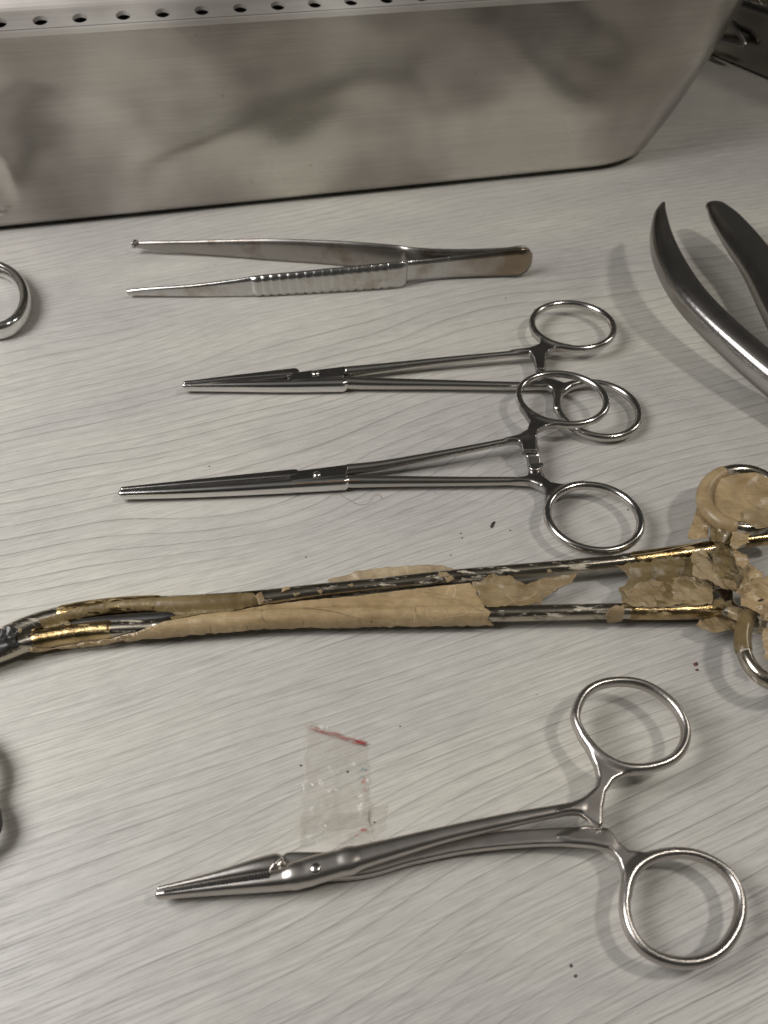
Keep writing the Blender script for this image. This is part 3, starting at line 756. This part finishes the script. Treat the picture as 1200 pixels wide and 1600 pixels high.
# ------------------------------------------------------------------ the needle holder in front
def needle_holder():
    T = thing('needle_holder', P(560, 1345), 'stout short-jawed steel needle holder in the foreground, lying partly on the clear tape', 'needle holder')
    def zq(p): return [(840+x/3.2, 1040+y/3.2) for x, y in p]
    def zj(p): return [(230+x/3.077, 1280+y/3.077) for x, y in p]
    def q(pts, z, r, hz): return [(840+x/3.2, 1040+y/3.2, z, r, hz) for x, y in pts]
    mats = {'*': STEEL_DULL}
    # top half: near jaw, lock, far-going shank, upper ring
    solid([Prim('jaw', [(249, 1398.5, 3.2, 0.75, 1.3), (330, 1388, 3.4, 1.2, 1.8), (395, 1381, 3.6, 1.5, 2.2), (436, 1375, 3.8, 1.85, 2.35), (462, 1368, 4.0, 2.25, 2.4)], 2.5),
           Prim('joint', [(462, 1368, 4.0, 2.2, 2.5), (480, 1363, 4.2, 2.5, 2.45), (500, 1357, 4.4, 2.5, 2.35), (545, 1345, 4.6, 2.35, 2.2)], 2.5),
           Prim('shank', [(545, 1345, 4.6, 2.35, 2.2), (600, 1329.5, 4.9, 1.95, 1.85), (700, 1303, 5.5, 1.5, 1.5), (800, 1281, 6.0, 1.35, 1.4), (870, 1267.5, 6.3, 1.15, 1.25), (905, 1261, 6.4, 1.2, 1.25)], 2.5),
           Prim('finger_ring', q([(190, 235), (232, 146), (310, 96), (420, 80), (530, 98), (628, 153), (700, 225), (738, 310), (733, 390), (685, 460), (600, 502), (500, 517), (400, 500), (310, 447), (240, 370), (198, 300)], 6.9, 1.05, 1.45), closed=True, n=4),
           Plate('ratchet', zq([(205, 330), (240, 385), (320, 458), (420, 498), (520, 512), (640, 498), (560, 522), (440, 552), (380, 582), (340, 640), (325, 720), (324, 806), (306, 816), (215, 748), (180, 738), (100, 738), (180, 692), (240, 652), (285, 610), (296, 565), (283, 505), (248, 430), (205, 360)]), 6.6, 1.25, 0.75)], T, mats, k=0.8)
    # under half: far jaw, hidden part, flat near shank, lower ring
    solid([Prim('jaw', [(250, 1391, 3.2, 0.6, 1.3), (330, 1374, 3.4, 1.1, 1.8), (400, 1358, 3.6, 1.85, 2.2), (430, 1352, 3.7, 2.1, 2.15)], 2.3)], T, mats, k=0.5)
    solid([Prim('shank', [(455, 1355, 1.9, 2.6, 1.6), (560, 1352, 1.8, 2.4, 1.4), (640, 1335, 2.0, 1.9, 1.3), (720, 1319, 2.6, 1.75, 1.2), (800, 1311, 3.4, 1.6, 1.1), (870, 1307.5, 3.8, 1.65, 1.1), (920, 1308, 4.2, 1.9, 1.1), (945, 1312, 4.4, 1.9, 1.1)], 5),
           Prim('finger_ring', q([(441, 1130), (458, 1063), (500, 1003), (580, 958), (680, 938), (780, 945), (880, 985), (955, 1045), (1003, 1130), (1014, 1230), (985, 1330), (920, 1420), (830, 1473), (720, 1487), (610, 1463), (520, 1408), (460, 1320), (436, 1220)], 5.2, 1.05, 1.5), closed=True, n=4),
           Plate('ratchet', zq([(100, 866), (170, 832), (240, 812), (345, 822), (395, 880), (450, 922), (540, 938), (680, 922), (680, 938), (590, 958), (530, 1003), (485, 1065), (458, 1160), (424, 1160), (424, 1050), (402, 975), (350, 915), (270, 897), (170, 890)]), (850, 3.5, 975, 5.0), 1.1, 0.6)], T, mats, k=0.8)
    solid([Prim('jaw_step', [(423, 1361, 4.6, 0.4, 1.1), (430, 1352, 4.9, 0.55, 1.2), (440, 1342, 4.7, 0.4, 1.0)], 2.2)], T, {'*': STEEL_DULL}, cell=0.25)
    dome('rivet', P(493, 1356.5, 6.6), 1.05, 0.45, STEEL, T)
    s = []
    a, b = P(256, 1394.0, 4.5), P(420, 1367, 6.1)
    n = 36
    for i in range(n):
        c = a+(b-a)*(i+0.5)/n; w = 0.2+0.28*i/n
        s.append((c, (b-a)*np.array([1, 1, 0]), (0.17, w, 0.45)))
    boxes('serration', s, BLACK, T)
needle_holder()

# ------------------------------------------------------------------ curved rongeur, right edge
def rongeur():
    T = thing('bone_forceps', P(1180, 520), 'heavy dark steel bone cutter with curved handles reaching in from the right edge', 'bone forceps')
    solid([Prim('handle', [(1036, 320, 20, 0.8, 1.2), (1031, 338, 20, 2.4, 2.6), (1033, 372, 19, 4, 3.6), (1046, 412, 18, 5, 4.2), (1074, 460, 16, 5.3, 4.6), (1112, 503, 14, 5.2, 4.8), (1160, 548, 12, 5.2, 5), (1215, 594, 10, 5.4, 5.2), (1290, 650, 8, 6, 6)], 2.6)], T, {'*': STEEL_DARK}, cell=0.5, k=1)
    solid([Prim('handle', [(1120, 324, 14, 4.4, 1.6), (1134, 342, 13, 6.4, 2.2), (1162, 380, 12, 7.6, 2.9), (1194, 426, 10.5, 7.8, 3.6), (1224, 484, 9.5, 7.8, 4.2), (1262, 556, 9, 7.8, 4.8), (1300, 640, 8, 8, 5)], 2.6)], T, {'*': STEEL_DARK}, cell=0.5, k=1)
rongeur()

# ------------------------------------------------------------------ scissors at the left edge
def ring_left():
    T = thing('surgical_scissors', P(-20, 470), 'scissor finger ring with worn bright chrome poking in at the left edge below the container', 'scissors')
    solid([Prim('finger_ring', ellipse(-12, 468, 53, 49, 20, 3.6, 2.0, 3.0), 2.5, closed=True)], T, {'*': STEEL_BRIGHT}, cell=0.4)
    solid([Prim('shank', [(-55, 500, 4, 2.6, 2.6), (-110, 520, 4, 2.3, 2.3), (-220, 540, 4, 2.3, 2.3)])], T, {'*': STEEL_BRIGHT}, cell=0.5)
ring_left()
def bar_left():
    T = thing('ring_handle', P(-30, 1250, 9), 'dark edge of a steel ring handle just entering the lower left margin', 'instrument handle')
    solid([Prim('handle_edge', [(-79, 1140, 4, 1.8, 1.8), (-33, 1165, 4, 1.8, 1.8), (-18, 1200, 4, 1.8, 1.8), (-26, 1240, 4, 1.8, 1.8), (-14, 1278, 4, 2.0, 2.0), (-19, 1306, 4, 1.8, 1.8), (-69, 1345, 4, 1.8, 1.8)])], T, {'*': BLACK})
bar_left()

# ------------------------------------------------------------------ the long taped forceps
RODS = []
def taped():
    T = thing('long_taped_forceps', P(600, 940), 'long grimy forceps wrapped in brown ageing tape across the middle of the table', 'forceps')
    up = [(-60, 1022, 4.5, 3.2, 2.6), (0, 1000, 4.5, 2.9, 2.6), (60, 974, 4.5, 2.6, 2.6), (130, 957, 4.5, 2.5, 2.6), (210, 948, 4.5, 2.4, 2.5), (300, 946, 4.5, 2.6, 2.6), (400, 938, 4.5, 2.4, 2.5), (500, 925, 4.6, 2.0, 2.2), (600, 914, 4.6, 1.9, 2.0), (720, 901, 4.8, 1.9, 2.0), (880, 887, 5.0, 1.9, 2.0), (960, 879, 5.1, 1.95, 2.0), (1070, 865, 5.3, 2.1, 2.1), (1125, 857, 5.4, 2.2, 2.2)]
    lo = [(-60, 1040, 4.3, 2.2, 2.2), (0, 1020, 4.3, 2.2, 2.2), (60, 1000, 4.3, 2.1, 2.2), (150, 986, 4.3, 2.1, 2.2), (250, 980, 4.2, 2.2, 2.2), (350, 972, 4.2, 2.2, 2.3), (500, 964, 4.1, 2.1, 2.2), (640, 962, 4.1, 1.95, 2.1), (770, 959, 4.1, 1.95, 2.0), (960, 955, 4.2, 1.9, 2.0), (1070, 954, 4.3, 1.95, 2.0), (1135, 950, 4.5, 2.1, 2.1)]
    U = Prim('shank', up, 2.2, n=5); Lw = Prim('shank', lo, 2.2, n=5); RODS.extend([U, Lw])
    for pr in (up, lo):
        i = 4 if pr is up else 4
        solid([Prim('jaw', pr[:i+1], 2.2, n=5), Prim('shank', pr[i:], 2.2, n=5)], T, {'*': STEEL_DIRTY}, cell=0.45, k=0.4)
    # rings and ratchet
    solid([Prim('finger_ring', ellipse(1160, 781, 60, 45, 8, 9.0, 1.9, 2.0), closed=True),
           Prim('finger_ring', [(1118, 858, 5.6, 2.2, 2.0), (1128, 835, 7, 2.3, 1.9), (1135, 818, 8.5, 1.8, 1.9)]),
           Prim('finger_ring', [(1126, 856, 5.6, 2.0, 1.9), (1160, 846, 6.5, 1.6, 1.6), (1215, 838, 7.0, 1.7, 1.7)])], T, {'*': STEEL_DIRTY}, cell=0.45, k=1.2)
    solid([Prim('finger_ring', ellipse(1232, 1000, 72, 72, 8, 8.0, 1.6, 2.0), closed=True),
           Prim('finger_ring', [(1130, 951, 4.8, 2.2, 2.0), (1160, 962, 6.0, 2.2, 2.0), (1175, 975, 7.2, 2.0, 2.0)]),
           Prim('ratchet', [(1128, 940, 5.0, 2.6, 1.8), (1124, 905, 5.2, 2.8, 1.8), (1122, 870, 5.4, 2.6, 1.8)], 4)], T, {'*': STEEL_DIRTY}, cell=0.45, k=1.2)
    # amber film pulled tight round the bars
    def sleeve(rod, u0, u1, extra=0.22, mat=GOLD):
        c = rod.c; x0 = None
        sel = []
        for row in spline(np.array(up if rod is U else lo), 10):
            if u0 <= row[0] <= u1: sel.append((row[0], row[1], row[2], row[3]+extra, row[4]+extra))
        solid([Prim('tape_sleeve', sel[::3], 2.2, n=3)], T, {'*': mat}, cell=0.45, k=0.4)
    sleeve(U, 985, 1125); sleeve(Lw, 975, 1135); sleeve(Lw, 60, 190); sleeve(U, 95, 250, 0.18)
    arc = ellipse(1160, 781, 60, 45, 8, 9.0, 2.15, 2.25, n=36)
    solid([Prim('tape_sleeve', arc[10:24], n=3)], T, {'*': TAPE_TAN}, cell=0.45)
    solid([Prim('tape_sleeve', [(1120, 856, 5.8, 2.5, 2.3), (1129, 836, 7.2, 2.6, 2.2), (1134, 822, 8.5, 2.1, 2.1)])], T, {'*': TAPE_BROWN}, cell=0.45)
    arc = ellipse(1232, 1000, 72, 72, 8, 8.0, 1.85, 2.25, n=36)
    solid([Prim('tape_sleeve', arc[16:22], n=3)], T, {'*': TAPE_BROWN}, cell=0.45)
    solid([Prim('tape_sleeve', [(1165, 845, 6.5, 1.85, 1.85), (1215, 838, 7.0, 1.95, 1.95)])], T, {'*': GOLD}, cell=0.45)
    solid([Prim('slot_shade', [(90, 982, 5.6, 0.5, 0.6), (130, 972, 5.7, 1.0, 0.6), (190, 967, 5.7, 1.3, 0.6), (250, 963, 5.8, 1.3, 0.7), (266, 962, 5.9, 0.9, 0.6)])], T, {'*': BLACK}, cell=0.35)  # black bar painted as the dark hole between the jaws
    # draped film: rides over the bars, sags between them
    ua, la = U.c, Lw.c
    def drape(x, y, lift=0.0, sag=0.8):
        best = -1; hs = []
        for c in (ua, la):
            i = int(np.argmin((c[:, 0]-x)**2+(c[:, 1]-y)**2)); dd = math.hypot(c[i, 0]-x, c[i, 1]-y) if False else abs(seg_d(c, i, x, y))
            zc, r, hz = c[i, 2], c[i, 3]+0.25, c[i, 4]+0.25
            side = seg_s(c, i, x, y)
            hs.append((dd, side, zc, r, hz))
        z = 0.35
        for dd, side, zc, r, hz in hs:
            if dd < r: z = max(z, zc+hz*math.sqrt(max(0, 1-(dd/r)**2)))
        (d1, s1, zc1, r1, h1), (d2, s2, zc2, r2, h2) = hs
        if s1 < 0 and s2 > 0:          # between the bars
            t = d1/(d1+d2+1e-6); m = (zc1+h1*0.75)*(1-t)+(zc2+h2*0.75)*t-sag*math.sin(math.pi*t)*1.2
            z = max(z, m)
        elif z < 1:
            # outside: falls to the table
            dm, zc, r = (d1-r1, zc1, r1) if s1 > 0 else (d2-r2, zc2, r2)
            z = max(0.3, zc-dm*3.0)
        return z+lift
    def seg_d(c, i, x, y):
        b = 1e9
        for j in (i-1, i):
            if 0 <= j < len(c)-1:
                a = c[j]; e = c[j+1]; d = e[:2]-a[:2]; L = d@d; t = min(1, max(0, ((x-a[0])*d[0]+(y-a[1])*d[1])/L)) if L else 0
                b = min(b, math.hypot(x-a[0]-t*d[0], y-a[1]-t*d[1]))
        return b
    def seg_s(c, i, x, y):
        j = min(i, len(c)-2); a, e = c[j], c[j+1]
        return (e[0]-a[0])*(y-a[1])-(e[1]-a[1])*(x-a[0])
    def inside(px, py, poly):
        k = False; n = len(poly); j = n-1
        for i in range(n):
            xi, yi = poly[i]; xj, yj = poly[j]
            if (yi > py) != (yj > py) and px < (xj-xi)*(py-yi)/(yj-yi)+xi: k = not k
            j = i
        return k
    def sheet(poly, mat, name='tape', zf=None, href=6.5, wr=0.35, seed=0, rag=0.5, step=0.55, th=0.07, facet=False, freq=0.22):
        # ragged outline on the plane z=href
        w = []
        for u, v in poly:                # find where the line of sight meets the film itself
            z = href
            for _ in range(6):
                q0 = P(u, v, z); z = 0.5*z+0.5*max(1.5, (zf or drape)(q0[0], q0[1]))
            w.append(P(u, v, z)[:2])
        out = []
        for i in range(len(w)):
            a, b = w[i], w[(i+1) % len(w)]; L = np.linalg.norm(b-a); k = max(1, int(L/0.9)); nn = np.array([-(b-a)[1], (b-a)[0]])/max(L, 1e-6)
            for j in range(k):
                p = a+(b-a)*j/k; q = noise.noise(Vector((p[0]*0.55, p[1]*0.55, seed)))+0.6*noise.noise(Vector((p[0]*1.9, p[1]*1.9, seed+4.0))); out.append(tuple(p+nn*q*rag))
        lo_, hi_ = np.min(out, 0), np.max(out, 0)
        bm = bmesh.new(); vs = [bm.verts.new((p[0], p[1], 0)) for p in out]
        try: fc = bm.faces.new(vs)
        except ValueError: return None
        bmesh.ops.triangulate(bm, faces=[fc])
        for ax in (0, 1):
            p = lo_[ax]+step
            while p < hi_[ax]:
                co = [0, 0, 0]; no = [0, 0, 0]; co[ax] = p; no[ax] = 1
                bmesh.ops.bisect_plane(bm, geom=bm.verts[:]+bm.edges[:]+bm.faces[:], plane_co=co, plane_no=no); p += step
        bmesh.ops.remove_doubles(bm, verts=bm.verts[:], dist=0.01)
        bmesh.ops.recalc_face_normals(bm, faces=bm.faces[:])
        for v_ in bm.verts:
            x, y = v_.co.x, v_.co.y
            z = (zf or drape)(x, y)
            q = noise.noise(Vector((x*freq, y*freq, seed)))+0.5*noise.noise(Vector((x*freq*2.6, y*freq*2.6, seed+9.0)))
            q2 = abs(noise.noise(Vector((x*freq*1.3, y*freq*1.3, seed+20.0))))
            # keep the outline in its place as seen, by sliding along the line of sight of the plane it was traced on
            vd = noise.voronoi(Vector((x*freq*0.95, y*freq*0.95, seed)))[0]
            v_.co.z = z+wr*(0.6*q+0.9-1.5*min(1, vd[1]-vd[0])-0.5*q2)
        bm.faces.ensure_lookup_table()
        top = [f for f in bm.faces]
        if sum(f.normal.z for f in top) < 0: bmesh.ops.reverse_faces(bm, faces=top)
        bm.verts.index_update()
        V = [tuple(v_.co) for v_ in bm.verts]; Fc = [tuple(v_.index for v_ in f.verts) for f in bm.faces]
        edges = [(e.verts[0].index, e.verts[1].index, [l.vert.index for l in e.link_loops][0]) for e in bm.edges if e.is_boundary]
        n0 = len(V); V2 = V+[(a, b, c-th) for a, b, c in V]
        F2 = Fc+[tuple(n0+i for i in reversed(f)) for f in Fc]
        for a, b, s_ in edges:
            p_, q_ = (a, b) if s_ == a else (b, a)
            F2.append((q_, p_, p_+n0, q_+n0))
        bm.free()
        return mk(name, V2, F2, mat, T, smooth=not facet)
    sheet([(215, 988), (262, 970), (330, 958), (410, 946), (480, 938), (560, 931), (640, 921), (734, 911), (746, 921), (744, 929), (756, 938), (757, 949), (767, 957), (762, 966), (772, 978), (640, 979), (480, 981), (400, 984), (330, 990), (260, 997), (180, 1004), (90, 1014), (45, 1019), (48, 1012), (130, 1000)], TAPE_TAN, seed=1.3, rag=0.14, wr=0.10)
    sheet([(60, 968), (130, 948), (190, 938), (270, 932), (397, 926), (408, 944), (330, 957), (268, 968), (262, 960), (235, 953), (180, 953), (110, 968), (70, 985)], TAPE_BROWN, seed=3.1, rag=0.25, wr=0.08, href=6.9)
    flap = lambda x, y: 3.2
    sheet([(512, 907), (560, 893), (620, 885), (680, 884), (712, 890), (700, 903), (650, 905), (580, 910), (515, 916)], TAPE_PALE, seed=7.7, rag=0.25, zf=flap, href=3.5, wr=0.6)
    sheet([(738, 911), (770, 902), (796, 899), (806, 908), (822, 912), (905, 893), (892, 910), (868, 924), (850, 934), (846, 944), (760, 949)], TAPE_OLIVE, seed=9.2, rag=0.5, wr=0.5)
    sheet([(962, 886), (1010, 878), (1085, 868), (1112, 876), (1120, 905), (1128, 935), (1130, 948), (1060, 949), (985, 950), (968, 952), (972, 940), (968, 920), (985, 905)], TAPE_BROWN, seed=11.4, rag=0.7, wr=0.6, href=6.8)
    sheet([(972, 921), (1000, 912), (1050, 905), (1104, 900), (1112, 925), (1110, 948), (1060, 944), (1040, 951), (990, 949), (968, 944), (980, 932)], TAPE_PALE, seed=13.4, rag=0.6, wr=0.8, href=7.2, zf=lambda x, y: drape(x, y)+0.25, facet=True, step=1.2, freq=0.3)
    sheet([(945, 962), (962, 944), (975, 948), (972, 968), (950, 972)], TAPE_PALE, seed=15.4, rag=0.4, wr=0.5, zf=lambda x, y: drape(x, y)+0.35)
    sheet([(1080, 862), (1100, 857), (1118, 885), (1136, 900), (1148, 905), (1150, 925), (1130, 918), (1100, 908), (1082, 900)], TAPE_PALE, seed=17.4, rag=0.7, wr=1.3, href=8.2, zf=lambda x, y: 8.0, facet=True, step=1.5, freq=0.2)
    # wrap about the ratchet and rings
    sheet([(1108, 872), (1128, 850), (1150, 862), (1165, 890), (1160, 925), (1140, 930), (1118, 905)], TAPE_BROWN, seed=19.0, rag=0.7, wr=1.9, href=8, zf=lambda x, y: 7.6, facet=True, step=1.5, freq=0.2)
    sheet([(1140, 860), (1155, 858), (1170, 885), (1190, 900), (1182, 925), (1165, 935), (1150, 925), (1162, 905)], TAPE_TAN, seed=21.0, rag=0.6, wr=1.9, href=9, zf=lambda x, y: 8.8, facet=True, step=1.6, freq=0.2)
    sheet([(1150, 930), (1180, 905), (1215, 900), (1215, 985), (1180, 970), (1155, 950)], TAPE_TAN, seed=23.0, rag=0.6, wr=2.6, href=9.5, zf=lambda x, y: 9.2, facet=True, step=2.0, freq=0.2)
    sheet([(1095, 968), (1130, 955), (1160, 955), (1200, 975), (1190, 992), (1150, 990), (1110, 992), (1085, 980)], TAPE_OLIVE, seed=25.0, rag=0.8, wr=1.6, href=4, zf=lambda x, y: 3.6, facet=True, step=1.5, freq=0.2)
    sheet([(1128, 945), (1142, 938), (1160, 958), (1185, 975), (1170, 980), (1138, 965)], TAPE_PALE, seed=26.0, rag=0.6, wr=1.7, href=8, zf=lambda x, y: 7.8, facet=True, step=1.4, freq=0.2)
    sheet([(1188, 985), (1215, 975), (1215, 1040), (1195, 1030)], TAPE_TAN, seed=27.0, rag=0.5, wr=1.2, href=7, zf=lambda x, y: 7.5, facet=True, step=1.8, freq=0.2)
    sheet([(1103, 770), (1112, 752), (1135, 741), (1160, 738), (1190, 745), (1212, 760), (1215, 810), (1190, 822), (1165, 824), (1135, 815), (1115, 798)], TAPE_TAN, seed=29.0, rag=0.5, wr=0.9, href=9.5, zf=lambda x, y: 9.6, freq=0.14)
    sheet([(1160, 800), (1185, 790), (1215, 785), (1215, 822), (1180, 828), (1160, 818)], TAPE_PALE, seed=30.0, rag=0.5, wr=1.0, href=10.5, zf=lambda x, y: 10.4, facet=True, step=1.6, freq=0.2)
    sheet([(1094, 764), (1104, 775), (1108, 800), (1106, 842), (1088, 846), (1072, 845), (1080, 820), (1088, 795)], TAPE_TAN, seed=31.0, rag=0.3, wr=1.0, href=7.5, zf=lambda x, y: 7.4, facet=True, step=1.8, freq=0.2)
    sheet([(1145, 828), (1172, 828), (1168, 850), (1148, 862), (1138, 855)], TAPE_TAN, seed=33.0, rag=0.4, wr=1.2, href=9, zf=lambda x, y: 8.9, facet=True, step=1.5, freq=0.2)
    sheet([(1106, 815), (1140, 822), (1148, 835), (1138, 852), (1112, 848)], TAPE_BROWN, seed=35.0, rag=0.4, wr=0.8, href=8, zf=lambda x, y: 8.0)
    sheet([(398, 934), (410, 926), (414, 940), (408, 946)], TAPE_PALE, seed=37.0, rag=0.5, wr=0.8, href=7.6, zf=lambda x, y: 7.4)
    for k, (u, v, s_) in enumerate([(448, 920, 8), (464, 928, 6), (500, 923, 4), (548, 914, 4), (692, 898, 9), (703, 905, 6), (858, 893, 4), (30, 985, 6), (105, 975, 6)]):
        poly = [(u+s_*(0.7+0.6*random.random())*math.cos(t*math.pi/3), v+0.6*s_*(0.5+random.random()*0.7)*math.sin(t*math.pi/3)) for t in range(6)]
        sheet(poly, TAPE_PALE, name='tape_flake', seed=40+k*2.0, rag=0.7, wr=0.3, href=7.0, zf=lambda x, y: drape(x, y)+0.35, step=0.5, freq=0.5)
    # black crust on the tips
    sheet([(-20, 992), (14, 978), (28, 984), (24, 997), (34, 1010), (10, 1020), (-20, 1026)], BLACK, name='crust', seed=70, rag=0.5, wr=0.5, href=7.5, zf=lambda x, y: drape(x, y)+0.3, freq=0.6)
    # loose threads standing off the tape
    for a in ([(771, 893, 7), (772, 905, 8.5), (771, 911, 7)], [(470, 948, 6.9), (520, 955, 6.7), (575, 968, 6.7), (612, 971, 6.6)], [(645, 940, 6.6), (648, 960, 6.8), (647, 973, 6.4)], [(660, 925, 6.8), (700, 932, 6.7), (755, 955, 6.6)], [(408, 950, 6.7), (409, 970, 6.7)], [(512, 938, 6.8), (520, 948, 6.7)]):
        tube('crease', [P(*q) for q in a], 0.10, TAPE_PALE, T, seg=6)
    tube('crease', [P(*q) for q in [(985, 868, 7.5), (1030, 862, 7.8), (1100, 846, 8.0)]], 0.12, TAPE_TAN, T, seg=6)
    return sheet
taped()

# ------------------------------------------------------------------ clear tape on the table
def flat_sheet(name, poly, z, mat, parent, wr=0.0, seed=0, n=26, th=0.05):
    """poly: four-sided outline in pixels (tl, tr, br, bl with extra points along sides allowed via bilinear warp)"""
    tl, tr, br, bl = [P(*q)[:2] for q in poly]
    vs, fs = [], []
    for i in range(n+1):
        for j in range(n+1):
            s, t = i/n, j/n
            p = (tl*(1-s)+tr*s)*(1-t)+(bl*(1-s)+br*s)*t
            e = 0.35*noise.noise(Vector((p[0]*0.8, p[1]*0.8, seed)))
            p = p+e*0.8
            q = abs(noise.noise(Vector((p[0]*0.16, p[1]*0.3, seed+3))))+0.4*noise.noise(Vector((p[0]*0.6, p[1]*0.6, seed)))
            vs.append((p[0], p[1], z+wr*max(0, 0.6-2.4*q+0.2)))
    for i in range(n):
        for j in range(n): a = i*(n+1)+j; fs.append((a, a+1, a+n+2, a+n+1))
    m = len(vs); vs += [(a, b, c-th) for a, b, c in vs]; fs += [tuple(m+i for i in reversed(f)) for f in fs]
    return mk(name, vs, fs, mat, parent)
def clear_strip():
    T = thing('clear_tape', P(520, 1230), 'scrap of clear sticky tape with faint red and teal ink stuck to the table', 'tape')
    flat_sheet('tape_film', [(480, 1126), (574, 1162), (580, 1316), (466, 1322)], 0.12, CLEAR, T, wr=0.9, seed=2)
    flat_sheet('tape_fold', [(466, 1276), (574, 1266), (578, 1290), (466, 1306)], 0.5, CLEAR, T, wr=0.5, seed=8)
    flat_sheet('tape_film', [(574, 1262), (606, 1258), (600, 1300), (578, 1316)], 0.10, CLEAR, T, wr=0.5, seed=12)
    z = 0.75
    flat_sheet('ink_mark', [(477, 1133), (573, 1160), (572, 1170), (480, 1142)], z, RUST, T, n=8)
    flat_sheet('ink_mark', [(553, 1158), (573, 1160), (572, 1170), (558, 1163)], z+0.06, RED, T, n=5)
    flat_sheet('ink_mark', [(566, 1190), (570, 1190), (570, 1214), (563, 1218)], z, TEAL, T, n=6)
    flat_sheet('ink_mark', [(568, 1217), (573, 1216), (572, 1224), (564, 1230)], z, RED, T, n=5)
    flat_sheet('ink_mark', [(567, 1234), (573, 1231), (573, 1239), (568, 1237)], z, RED, T, n=5)
    flat_sheet('ink_mark', [(552, 1248), (557, 1245), (557, 1248), (552, 1251)], z, RED, T, n=4)
    flat_sheet('ink_mark', [(553, 1304), (567, 1296), (575, 1299), (556, 1310)], z+0.3, RED, T, n=6)
clear_strip()

# ------------------------------------------------------------------ crumbs and a hair
def crumb(u, v, l, w, ang, mat, name, label, cat, group=None):
    c = P(u, v, 0.0); vs, fs = [], []; seg = 9
    for j, (s, z) in enumerate(((1.0, 0.02), (0.8, 0.22), (0.3, 0.34))):
        for i in range(seg):
            t = 2*math.pi*i/seg; k = s*(0.7+0.5*random.random()); x, y = l*k*math.cos(t), w*k*math.sin(t)
            vs.append((c[0]+x*math.cos(ang)-y*math.sin(ang), c[1]+x*math.sin(ang)+y*math.cos(ang), z))
    for j in range(2):
        for i in range(seg): fs.append((j*seg+i, j*seg+(i+1) % seg, (j+1)*seg+(i+1) % seg, (j+1)*seg+i))
    fs.append(tuple(range(2*seg, 3*seg))); fs.append(tuple(range(seg))[::-1])
    o = mk(name, vs, fs, mat, smooth=False, loc=c); tag(o, label, cat, group)
crumb(770, 820, 1.5, 0.5, 1.1, DIRT, 'dirt_flake', 'long black flake of dirt left of the slim forceps ring', 'dirt')
WHERE = ['upper of two specks left of the long black flake', 'lower of two specks left of the long black flake', 'tiny speck just right of the long black flake', 'lone speck above the tip of the lower slim forceps', 'speck inside the lower ring of the lower slim forceps', 'upper of two specks left of the needle holder ring at the bottom', 'lower of two specks left of the needle holder ring at the bottom', 'speck on the upper part of the clear tape', 'speck right of the lower end of the clear tape', 'speck at the left margin of the clear tape', 'right of two specks below the thumb forceps end', 'left of two specks below the thumb forceps end', 'speck just below the middle of the taped forceps', 'speck above and right of the clear tape']
for w_, (u, v, l) in zip(WHERE, ((720, 834, 0.35), (722, 841, 0.4), (797, 829, 0.35), (327, 729, 0.35), (981, 797, 0.4), (892, 1509, 0.5), (899, 1525, 0.5), (543, 1206, 0.45), (585, 1285, 0.4), (470, 1196, 0.4), (836, 484, 0.5), (790, 466, 0.4), (575, 970, 0.3), (625, 1135, 0.3))):
    l *= 0.65
    crumb(u, v, l, l*0.7, random.random()*3, DIRT, 'dirt_speck', w_, 'dirt', 'dark specks scattered on the table')
crumb(1087, 1038, 0.75, 0.45, 0.6, DIRT_RED, 'dirt_flake', 'larger of two reddish crumbs below the taped forceps', 'dirt')
crumb(1089, 1047, 0.45, 0.35, 0.2, DIRT_RED, 'dirt_flake', 'smaller of two reddish crumbs below the taped forceps', 'dirt')
h_ = tube('hair', [P(528, 768, 0.5), P(540, 778, 0.3), P(560, 788, 0.3), (P(575, 786, 0.3)), P(582, 776, 0.5), P(592, 772, 0.4), P(597, 780, 0.3)], 0.05, HAIR, None, seg=5, loc=P(560, 785))
tag(h_, 'fine curled hair on the table under the lower slim forceps', 'hair')
